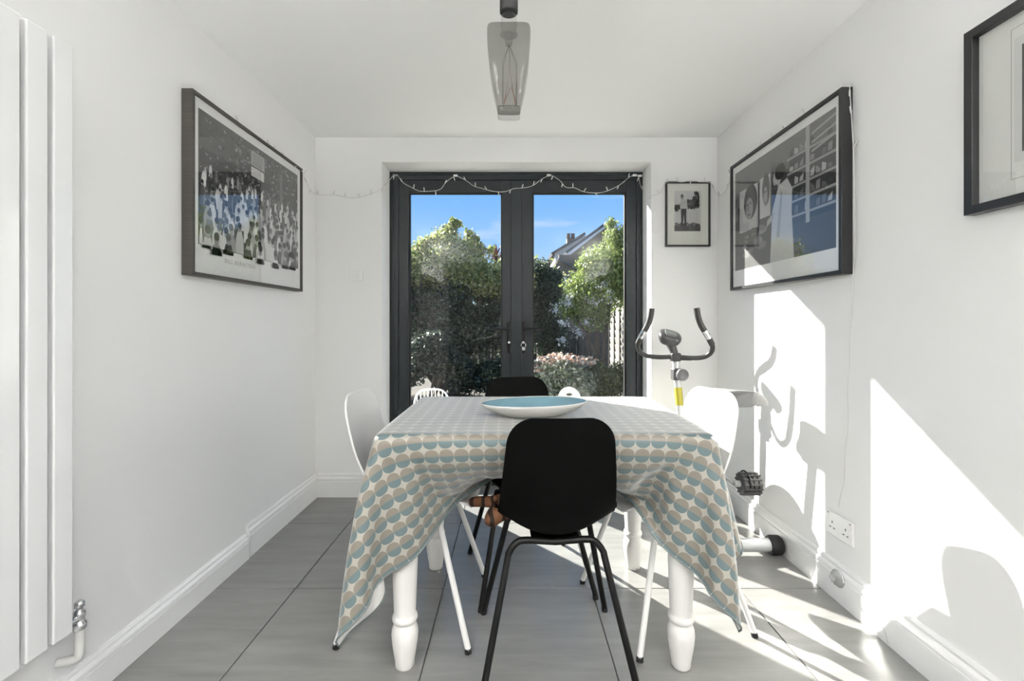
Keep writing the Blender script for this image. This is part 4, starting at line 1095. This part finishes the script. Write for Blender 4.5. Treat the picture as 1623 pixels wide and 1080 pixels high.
W_(MB().box((-0.034, -0.014, 0.0175), (0.034, 0.030, 0.0205), 0.001, M=Mc), 'console_screen', mat('lcd', (0.32, 0.34, 0.33), 0.15))
W_(MB().box((-0.030, -0.040, 0.0175), (0.030, -0.022, 0.0215), 0.002, M=Mc), 'console_button', MATS['saddle_grey'])

# ================================================================== GARDEN
GZ = -0.22
struct(MB().box((-16, YD + 0.12, GZ - 0.2), (22, 45, GZ)).build('ground', mat('garden_soil', (0.045, 0.036, 0.027), 0.95, noise=(1.3, 0.4, (1, 1, 1)), bump=(8, 0.6))))
st_ = struct(MB().box((-2.6, YB + 0.3, GZ - 0.1), (2.9, YB + 2.48, GZ + 0.03)).build('terrace', GROUT))
PAVE = mat('paving', (0.52, 0.49, 0.43), 0.8, noise=(4, 0.15, (1, 1, 1)))
for i in range(9):
    for j in range(4):
        box('paving_slab', (-2.58 + i * 0.605, YB + 0.31 + j * 0.54, GZ + 0.03), (-2.58 + i * 0.605 + 0.595, YB + 0.31 + j * 0.54 + 0.53, GZ + 0.055 + 0.002 * ((i * 7 + j * 3) % 3)), PAVE, st_, 0.004)

def leaves(name, parent, blobs, n, size, cols, seed, up=0.3, elong=1.6, kind=True, shell=0.55):
    """n single leaves spread through ellipsoids (centre, radii); denser towards the outside"""
    g = np.random.default_rng(seed)
    wts = np.array([b_[1][0] * b_[1][1] * b_[1][2] for b_ in blobs]) ** 0.67; wts /= wts.sum()
    ib = g.choice(len(blobs), n, p=wts)
    C = np.array([b_[0] for b_ in blobs])[ib]; Rr = np.array([b_[1] for b_ in blobs])[ib]
    d = g.normal(size=(n, 3)); d /= np.linalg.norm(d, axis=1, keepdims=True)
    rad_ = (shell + (1 - shell) * g.random(n)) * (1 + 0.10 * g.normal(size=n))
    pos = C + d * rad_[:, None] * Rr
    pos[:, 2] = np.maximum(pos[:, 2], GZ + 0.01)
    nrm = d * 0.6 + g.normal(size=(n, 3)) * 0.7 + np.array([0, 0, up]); nrm /= np.linalg.norm(nrm, axis=1, keepdims=True)
    t1 = np.cross(nrm, g.normal(size=(n, 3))); t1 /= np.linalg.norm(t1, axis=1, keepdims=True) + 1e-9
    t2 = np.cross(nrm, t1)
    s = size * (0.6 + 0.8 * g.random(n))[:, None]
    a = pos + t1 * s * elong * 0.5; b2 = pos - t1 * s * elong * 0.5
    cpos = pos + nrm * s * 0.10
    v = np.stack([a, cpos + t2 * s * 0.5, b2, cpos - t2 * s * 0.5], 1).reshape(-1, 3)
    me = bpy.data.meshes.new(name)
    me.vertices.add(4 * n); me.vertices.foreach_set('co', v.astype(np.float32).ravel())
    idx = (np.arange(n)[:, None] * 4 + np.array([0, 1, 2, 0, 2, 3])).ravel()
    me.loops.add(6 * n); me.loops.foreach_set('vertex_index', idx.astype(np.int32))
    me.polygons.add(2 * n); me.polygons.foreach_set('loop_start', np.arange(0, 6 * n, 3, dtype=np.int32))
    try: me.polygons.foreach_set('loop_total', np.full(2 * n, 3, dtype=np.int32))
    except Exception: pass
    me.update(calc_edges=True); me.validate()
    ca = me.color_attributes.new('col', 'FLOAT_COLOR', 'POINT')
    cc_ = 0.85 * np.array(cols)[g.integers(0, len(cols), n)] * (0.8 + 0.4 * g.random(n))[:, None]
    cc_ = np.repeat(np.concatenate([cc_, np.ones((n, 1))], 1), 4, 0)
    ca.data.foreach_set('color', cc_.astype(np.float32).ravel())
    me.materials.append(LEAF)
    o = bpy.data.objects.new(name, me); COL.objects.link(o)
    if parent is not None:
        o.parent = parent; me.transform(Matrix.Translation(parent.location).inverted())
    if kind: o['kind'] = 'stuff'
    return o
BARK = mat('bark', (0.075, 0.058, 0.045), 0.9, noise=(12, 0.4, (1, 1, 0.3)), bump=(30, 0.5))
def trunk(parent, base, tips, r, seed):
    q = random.Random(seed); base = Vector(base); mb = MB()
    for tp in tips:
        tp = Vector(tp); mid = base.lerp(tp, 0.45) + Vector((q.uniform(-.12, .12), q.uniform(-.12, .12), 0.1))
        pts = bez([base, mid, tp], 6); n_ = len(pts)
        mb.tube(pts, [r * (1 - 0.8 * i / n_) for i in range(n_)], 8)
    o = mb.build('trunk', BARK, parent, True); return o
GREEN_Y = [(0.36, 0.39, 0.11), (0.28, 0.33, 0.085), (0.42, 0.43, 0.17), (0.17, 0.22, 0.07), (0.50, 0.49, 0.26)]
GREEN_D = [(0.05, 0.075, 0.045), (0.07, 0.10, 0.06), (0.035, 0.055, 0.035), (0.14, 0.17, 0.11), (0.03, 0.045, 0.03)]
GREEN_L = [(0.30, 0.37, 0.09), (0.22, 0.29, 0.075), (0.38, 0.43, 0.15), (0.14, 0.20, 0.06)]
def sc_(px, py, d): return P(px, py, d)
def EB(px, py, d, rx, ry, rz): return (tuple(P(px, py, d)), (rx, ry, rz))
# fruit tree behind the left door leaf
tr = thing('garden_tree', 'yellow-green leafy tree rising above the hedge in the garden', 'tree', (-1.1, 8.5, GZ))
d = 8.1
bl = [EB(720, 415, d, 0.62, 0.7, 0.42), EB(668, 425, d, 0.45, 0.6, 0.42), EB(772, 440, d, 0.42, 0.6, 0.36), EB(708, 380, d, 0.28, 0.4, 0.26), EB(745, 395, d, 0.24, 0.3, 0.24), EB(760, 398, d, 0.13, 0.2, 0.15),
      EB(672, 392, d, 0.20, 0.3, 0.2), EB(620, 420, d, 0.5, 0.6, 0.5), EB(712, 362, d, 0.10, 0.12, 0.10), EB(728, 355, d, 0.07, 0.08, 0.07), EB(744, 369, d, 0.10, 0.1, 0.08), EB(690, 378, d, 0.12, 0.14, 0.11), EB(818, 445, d, 0.36, 0.6, 0.36)]
q = random.Random(77)
for k in range(16):
    a_ = q.uniform(655, 780); bl.append(EB(a_, 396 - 34 * math.exp(-((a_ - 720) / 34.0) ** 2) + q.uniform(-10, 6), d, q.uniform(.05, .11), .1, q.uniform(.05, .10)))
bl += [EB(690, 445, d, .5, .4, .3), EB(745, 445, d, .5, .4, .3), EB(800, 450, d, .4, .4, .3)]
leaves('foliage', tr, bl, 34000, 0.034, GREEN_Y, 1, shell=0.25)
trunk(tr, (-1.1, 8.5, GZ), [tuple(P(720, 400, d)), tuple(P(670, 420, d)), tuple(P(772, 420, d)), tuple(P(712, 360, d)), tuple(P(742, 372, d))], 0.09, 2)
# dark hedge in front of it, in its own shade
hd = thing('hedge', 'tall dark evergreen hedge below the yellow-green tree', 'hedge', (-1.35, 8.7, GZ))
d = 8.3
bl = [EB(x_, y_, d, 0.42, 0.40, 0.50) for x_, y_ in ((640, 470), (680, 472), (720, 475), (760, 470), (800, 468), (600, 470), (640, 530), (680, 525), (720, 530), (760, 530), (800, 525), (600, 530))]
bl += [EB(x_, 588, d, 0.40, 0.36, 0.36) for x_ in (600, 645, 735, 775, 815)]
bl += [EB(x_, y_, d, 0.42, 0.40, 0.50) for x_ in (490, 525, 562) for y_ in (470, 530, 590)]
q = random.Random(9); bl = [((c_[0], c_[1] + q.uniform(-.25, .35), c_[2] + q.uniform(-.12, .08)), r_) for (c_, r_) in bl]
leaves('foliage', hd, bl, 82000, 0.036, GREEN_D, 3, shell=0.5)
trunk(hd, (-1.35, 8.7, GZ), [tuple(P(x_, 500, d)) for x_ in (610, 650, 690, 735, 780)], 0.06, 4)
# shrubs in front of the hedge
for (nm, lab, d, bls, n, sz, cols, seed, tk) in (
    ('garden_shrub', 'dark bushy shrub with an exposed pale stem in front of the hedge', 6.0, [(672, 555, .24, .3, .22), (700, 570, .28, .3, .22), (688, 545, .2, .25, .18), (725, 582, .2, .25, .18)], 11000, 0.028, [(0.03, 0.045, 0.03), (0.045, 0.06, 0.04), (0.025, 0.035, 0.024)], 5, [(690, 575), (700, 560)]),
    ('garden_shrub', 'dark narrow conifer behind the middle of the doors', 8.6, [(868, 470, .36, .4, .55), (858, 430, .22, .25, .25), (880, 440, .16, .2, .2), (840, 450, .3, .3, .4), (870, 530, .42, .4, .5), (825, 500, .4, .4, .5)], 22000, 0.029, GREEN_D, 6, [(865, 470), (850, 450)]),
    ('flowering_tree', 'bright green tree with white blossom overhanging the fence', 6.9, [(955, 420, .38, .45, .36), (925, 460, .34, .4, .34), (985, 450, .42, .5, .42), (905, 488, .22, .3, .2), (940, 500, .3, .35, .26), (1010, 420, .45, .5, .5), (975, 375, .20, .22, .18), (968, 354, .10, .1, .08), (930, 420, .16, .2, .16), (990, 385, .2, .25, .25), (1030, 470, .4, .5, .4), (1060, 400, .5, .5, .5), (1100, 350, .5, .5, .5), (1120, 430, .5, .5, .5)], 44000, 0.029, GREEN_L, 8, [(955, 420), (930, 460), (985, 400), (905, 488)]),
    ('lavender_bush', 'pale flowering lavender-like bush beyond the doors', 5.4, [(870, 605, .22, .3, .24), (905, 602, .22, .3, .24), (890, 590, .2, .25, .18), (925, 610, .16, .2, .2), (850, 612, .16, .2, .16)], 9000, 0.020, [(0.34, 0.36, 0.27), (0.26, 0.29, 0.19), (0.42, 0.44, 0.36), (0.18, 0.22, 0.12)], 9, [(885, 610), (900, 605)]),
    ('rosemary_bush', 'upright olive-green rosemary bush at the foot of the fence', 5.6, [(960, 608, .19, .25, .22), (945, 595, .12, .15, .2), (978, 600, .13, .15, .2), (935, 612, .13, .15, .16)], 6500, 0.020, [(0.13, 0.15, 0.06), (0.18, 0.19, 0.08), (0.09, 0.11, 0.05)], 10, [(958, 605), (970, 600)])):
    c_ = P(bls[0][0], bls[0][1], d)
    t_ = thing(nm, lab, 'tree' if 'tree' in nm else 'shrub', (c_.x, d, GZ))
    leaves('foliage', t_, [EB(a, b_, d, r1, r2, r3) for (a, b_, r1, r2, r3) in bls], n, sz, cols, seed, shell=0.3, elong=2.6 if 'bush' in nm else 1.6)
    trunk(t_, (c_.x, d, GZ), [tuple(P(a, b_, d)) for (a, b_) in tk], 0.045 if 'tree' in nm else 0.03, seed)
    if nm == 'flowering_tree':
        leaves('blossom', t_, [EB(a, b_, d - 0.22, .13, .15, .10) for (a, b_) in ((880, 492), (900, 482), (893, 512), (930, 510), (955, 452), (905, 470), (892, 540), (938, 478), (965, 470), (915, 528))], 520, 0.026, [(0.85, 0.85, 0.83), (0.8, 0.8, 0.76)], 12, shell=0.1)
    if nm == 'lavender_bush':
        fb = [EB(a, b_, d, .16, .18, .05) for (a, b_) in ((868, 570), (885, 566), (905, 568), (925, 572), (850, 585))]
        leaves('flower_spikes', t_, fb, 700, 0.022, [(0.62, 0.40, 0.30), (0.7, 0.55, 0.45), (0.7, 0.7, 0.62), (0.55, 0.3, 0.22)], 13, elong=2.0)
# red spiky cordyline
cd = thing('cordyline', 'red spiky-leaved cordyline rising beside the yellow-green tree', 'plant', tuple(P(787, 420, 9.3).xy) + (GZ,))
top = P(786, 410, 9.3); q = random.Random(2)
MB().tube([(top.x, top.y, GZ), tuple(top)], 0.035, 8).build('stem', BARK, cd, True)
redm = mat('red_leaf', (0.22, 0.075, 0.06), 0.5)
for k in range(46):
    a_, el = q.uniform(0, 2 * PI), q.uniform(0.1, 1.45); dd = Vector((math.cos(a_) * math.cos(el), math.sin(a_) * math.cos(el), math.sin(el))); L_ = q.uniform(0.22, 0.36)
    sdv = dd.cross(Vector((0, 0, 1))).normalized() * 0.019
    m1 = top + dd * L_ * 0.5; tp = top + dd * L_ + Vector((0, 0, -0.06 * math.cos(el)))
    MB().add([top - sdv * 0.6, top + sdv * 0.6, m1 + sdv, tp, m1 - sdv, m1 + Vector((0, 0, -0.008))], [(0, 1, 5), (1, 2, 5), (2, 3, 5), (3, 4, 5), (4, 0, 5)]).build('leaf_blade', redm, cd, True)

# fence along the right side: weathered boards, battens and a capping rail
FEN = mat('weathered_fence', (0.20, 0.19, 0.175), 0.85, noise=(7, 0.35, (1, 6, 1)), bump=(25, 0.3))
BAT = mat('fence_batten', (0.06, 0.052, 0.045), 0.85, noise=(9, 0.3, (1, 1, 1)))
fA = Vector((2.05, 5.2, 0)); fB = P(967, 487, 8.6); fB.z = 0
fdir = (fB - fA).normalized(); fang = math.atan2(fdir.y, fdir.x)
FTOP = 1.50; plen = 1.80
fenceL = (fB - fA).length
npan = 2
for k in range(npan):
    o_ = fA + fdir * (fenceL / npan) * k
    t_ = thing('fence_panel', 'weathered waney-lap fence panel beside the lavender and rosemary' if k == 1 else 'weathered waney-lap fence panel close to the house wall', 'fence', (o_.x, o_.y, GZ), fang)
    Lp = fenceL / npan - 0.02
    nb = 13; bh = (FTOP - GZ - 0.06) / nb
    for i in range(nb):
        MB().box((0, -0.006, 0), (Lp, 0.006, bh + 0.03), 0.002, M=Matrix.Translation((0, 0.0, 0.02 + i * bh)) @ Matrix.Rotation(math.radians(-7), 4, 'X')).build('board', FEN, t_)
    for i in range(6):
        x_ = Lp * i / 5
        MB().box((max(0, x_ - 0.022), 0.008, 0.02), (min(Lp, x_ + 0.022), 0.036, FTOP - GZ - 0.04), 0.003).build('batten', BAT, t_)
    MB().box((0, -0.035, FTOP - GZ - 0.05), (Lp, 0.045, FTOP - GZ), 0.004).build('capping_rail', FEN, t_)
# dark board fence across the far end
t_ = thing('board_fence', 'dark vertical-board fence at the far end of the garden', 'fence', (0.9, 10.4, GZ))
q = random.Random(6)
for i in range(34):
    x_ = -2.6 + i * 0.15
    MB().box((x_, -0.01, 0), (x_ + 0.142, 0.012 + 0.004 * q.random(), 1.12 + 0.03 * q.random()), 0.003).build('board', BAT, t_)
MB().box((-2.6, 0.012, 0.3), (2.5, 0.05, 0.38)).box((-2.6, 0.012, 0.85), (2.5, 0.05, 0.93)).build('rail', BAT, t_)

# white slatted garden chair just outside
def slat_chair(loc, rz):
    t_ = thing('garden_chair', 'white metal garden chair with a slatted back on the terrace', 'chair', loc, rz)
    wm = mat('white_garden_metal', (0.75, 0.75, 0.73), 0.4)
    bh, hw = 0.70, 0.135
    rim = bez([(-hw, -0.16, 0.36), (-hw - 0.012, -0.19, 0.58), (-hw + 0.035, -0.21, bh - 0.02), (0, -0.213, bh), (hw - 0.035, -0.21, bh - 0.02), (hw + 0.012, -0.19, 0.58), (hw, -0.16, 0.36)], 7)
    MB().tube(rim, 0.008, 10).build('back_rim', wm, t_)
    for k in range(9):
        x_ = -hw + 0.012 + (2 * hw - 0.024) * k / 8
        MB().tube([(x_, -0.162, 0.38), (x_, -0.19, 0.58), (x_, -0.21, bh - 0.012 - 0.022 * abs((k - 4) / 4) ** 3)], 0.0045, 8).build('slat', wm, t_)
    for k in range(8):
        y_ = -0.15 + 0.32 * k / 7; MB().box((-hw, y_ - 0.014, 0.35), (hw, y_ + 0.014, 0.362), 0.003).build('seat_slat', wm, t_)
    MB().box((-hw, -0.165, 0.33), (-hw + 0.02, 0.18, 0.35)).box((hw - 0.02, -0.165, 0.33), (hw, 0.18, 0.35)).build('seat_frame', wm, t_)
    for sx_ in (-1, 1):
        for sy in (-1, 1):
            MB().tube([(sx_ * (hw - 0.01), 0.16 * sy, 0.345), (sx_ * (hw + 0.02), 0.20 * sy, 0)], 0.010, 10).build('leg', wm, t_)
    return t_
gc = P(690, 612, 4.25); slat_chair((gc.x, gc.y - 0.15, GZ + 0.058), math.radians(8))
t_ = thing('plastic_chair', 'small white plastic chair with a hand hole, in sunlight on the terrace', 'chair', (P(906, 612, 4.2).x, 4.2, GZ + 0.058), math.radians(-14))
wp = mat('white_garden_plastic', (0.78, 0.78, 0.76), 0.35)
n_ = 24; arch = []
for k in range(n_ + 1):
    a_ = PI * k / n_; arch.append((0.10 * math.cos(a_), 0.60 + 0.10 * math.sin(a_)))
outer = [(0.11, 0.30)] + arch + [(-0.11, 0.30)]
hole = [(0.028 * math.cos(2 * PI * k / 26), 0.632 + 0.016 * math.sin(2 * PI * k / 26)) for k in range(26)]
bm = bmesh.new(); ov = [bm.verts.new((x_, 0, z_)) for (x_, z_) in outer]; hv = [bm.verts.new((x_, 0, z_)) for (x_, z_) in hole]
ed = [bm.edges.new((ov[i], ov[(i + 1) % len(ov)])) for i in range(len(ov))] + [bm.edges.new((hv[i], hv[(i + 1) % len(hv)])) for i in range(len(hv))]
bmesh.ops.triangle_fill(bm, edges=ed, use_beauty=True)
for f_ in list(bm.faces):
    c_ = f_.calc_center_median()
    if (c_.x / 0.028) ** 2 + ((c_.z - 0.632) / 0.016) ** 2 < 0.9 and all(v in hv for v in f_.verts): bm.faces.remove(f_)
bmesh.ops.solidify(bm, geom=list(bm.faces), thickness=0.018)
for v in bm.verts: v.co.y += -0.11 - 0.16 * max(0, v.co.z - 0.3)
bmesh.ops.recalc_face_normals(bm, faces=bm.faces)
me = bpy.data.meshes.new('backrest'); bm.to_mesh(me); bm.free(); me.materials.append(wp)
o_ = bpy.data.objects.new('backrest', me); COL.objects.link(o_); o_.parent = t_
MB().box((-0.13, -0.13, 0.29), (0.13, 0.15, 0.315), 0.008).build('seat', wp, t_)
for sx_ in (-1, 1):
    for sy in (-1, 1):
        MB().tube([(sx_ * 0.11, 0.11 * sy + 0.01, 0.30), (sx_ * 0.135, 0.14 * sy + 0.01, 0)], [0.018, 0.014], 10).build('leg', wp, t_)

# neighbouring house with gable, lean-to and chimney
HB = thing('house', 'brown brick house with a gable roof and chimney beyond the garden', 'house', (4.6, 24, GZ))
BRK = mat('house_brick', (0.11, 0.085, 0.066), 0.9, noise=(14, 0.3, (1, 1, 3)))
BRL = mat('lean_to_brick', (0.22, 0.175, 0.13), 0.9, noise=(14, 0.25, (1, 1, 3)))
ROOF = mat('slate_roof', (0.075, 0.075, 0.085), 0.7, noise=(9, 0.25, (1, 1, 6)))
WHT = mat('painted_board', (0.72, 0.72, 0.70), 0.6)
hd_ = 24.0
def prism(name, poly, y0_, y1_, mt, par=None):
    n_ = len(poly); vs = [(x_, y0_, z_) for (x_, z_) in poly] + [(x_, y1_, z_) for (x_, z_) in poly]
    fs = [tuple(range(n_))] + [tuple(range(n_, 2 * n_))[::-1]] + [(i, n_ + i, n_ + (i + 1) % n_, (i + 1) % n_) for i in range(n_)]
    mb = MB().add(vs, fs); o = mb.build(name, mt, par, True)
    bm = bmesh.new(); bm.from_mesh(o.data); bmesh.ops.recalc_face_normals(bm, faces=bm.faces); bm.to_mesh(o.data); bm.free(); return o
def hp(px, py, d=hd_): p_ = P(px, py, d); return (p_.x, p_.z)
ap_ = hp(958, 359); e1 = hp(905, 398); e2 = (ap_[0] * 2 - e1[0], e1[1])
prism('gable_wall', [(e1[0], GZ), (e2[0], GZ), e2, ap_, e1], 24, 32, BRK, HB)
def slope(a, b_, y0_, y1_, th_, nm):
    n2 = Vector((-(b_[1] - a[1]), b_[0] - a[0])).normalized() * th_
    if n2.y < 0: n2 = -n2
    prism(nm, [a, b_, (b_[0] + n2.x, b_[1] + n2.y), (a[0] + n2.x, a[1] + n2.y)], y0_, y1_, ROOF, HB)
slope((e1[0] - 0.25, e1[1] - 0.17), (ap_[0], ap_[1] + 0.02), 23.8, 32, 0.12, 'roof_slope'); slope((ap_[0], ap_[1] + 0.02), (e2[0] + 0.25, e2[1] - 0.17), 23.8, 32, 0.12, 'roof_slope')
prism('barge_board', [(e1[0] - 0.25, e1[1] - 0.19), (ap_[0], ap_[1] + 0.0), (ap_[0], ap_[1] - 0.12), (e1[0] - 0.2, e1[1] - 0.34)], 23.72, 23.8, WHT, HB)
# rear wing behind, lower roof line to the left
a_, b2_ = hp(880, 402, 27), hp(925, 374, 27)
prism('rear_wing', [(a_[0], GZ), (b2_[0] + 2, GZ), (b2_[0] + 2, b2_[1]), b2_, a_], 27, 33, WHT, HB)
slope((a_[0] - 0.2, a_[1] - 0.12), (b2_[0] + 0.1, b2_[1] + 0.06), 26.8, 33, 0.14, 'roof_slope')
# chimney stack with two pots
c0, c1 = hp(899, 378, 28), hp(913, 398, 28)
ck = box('chimney', (c0[0], 28, c1[1] - 1.0), (c1[0], 28.6, c0[1]), BRK, HB)
for px in (902, 909):
    cx_ = hp(px, 369, 28)
    q_ = MB().lathe([(0.13, c0[1]), (0.11, cx_[1] - 0.05), (0.13, cx_[1])], (cx_[0], 28.3, 0), 14).build('chimney_pot', BRK); q_.data.transform(Matrix.Translation(HB.location).inverted()); q_.parent = ck
# sunlit lean-to in front
l0, l1, l2 = hp(873, 432, 20), hp(886, 412, 20), hp(925, 436, 20)
prism('lean_to_wall', [(l0[0], GZ), (l2[0] + 0.6, GZ), (l2[0] + 0.6, l2[1] - 0.25), l2, l1, l0], 20, 23.9, BRL, HB)
slope((l1[0] - 0.05, l1[1] + 0.02), (l2[0] + 0.5, l2[1] - 0.28), 19.9, 23.9, 0.10, 'roof_slope')
pa, pb = hp(886, 404, 22.5), hp(925, 415, 22.5)
box('parapet', (pa[0], 22.5, pb[1] - 0.2), (pb[0] + 0.3, 22.8, pa[1]), BRK, HB)
prism('gutter_pipe', [hp(871, 436, 19.9), hp(883, 418, 19.9), hp(884.5, 419, 19.9), hp(872.5, 437, 19.9)], 19.8, 19.9, RUBBER, HB)
x_ = hp(900, 440, 19.95)[0]
for (px0, px1, py0, py1) in ((892, 898, 440, 462),):
    p0, p1 = hp(px0, py1, 19.99), hp(px1, py0, 19.99); wf = box('window', (p0[0], 19.93, p0[1]), (p1[0], 20.0, p1[1]), WHT, HB)
# far pale building glimpsed between the hedges
FBd = thing('far_house', 'distant pale house glimpsed behind the dark conifer', 'house', (P(850, 460, 30).x, 30, GZ))
x0_, x1_ = P(835, 0, 30).x, P(860, 0, 30).x
zt_ = P(0, 425, 30).z
box('wall', (x0_, 30, GZ), (x1_, 36, zt_ - 0.5), BRL, FBd)
prism('roof', [(x0_ - 0.2, zt_ - 0.5), (x1_ + 0.2, zt_ - 0.5), ((x0_ + x1_) / 2, zt_ + 0.3)], 29.8, 36.2, ROOF, FBd)
wf = box('window', (P(845, 0, 29.95).x, 29.93, P(0, 468, 29.95).z), (P(853, 0, 29.95).x, 30, P(0, 450, 29.95).z), WHT, FBd)
# distant tree line
tl = thing('far_tree', 'distant green tree crown beside the neighbouring house', 'tree', tuple(P(855, 430, 18).xy) + (GZ,))
leaves('foliage', tl, [EB(862, 440, 18, .8, .8, .6), EB(845, 432, 18, .7, .7, .5), EB(820, 425, 18, 1.0, .8, .7), EB(872, 460, 18, .6, .6, .6)], 5000, 0.09, GREEN_Y, 21, shell=0.3)
trunk(tl, tuple(P(855, 430, 18).xy) + (GZ,), [tuple(P(850, 430, 18)), tuple(P(868, 445, 18))], 0.12, 5)
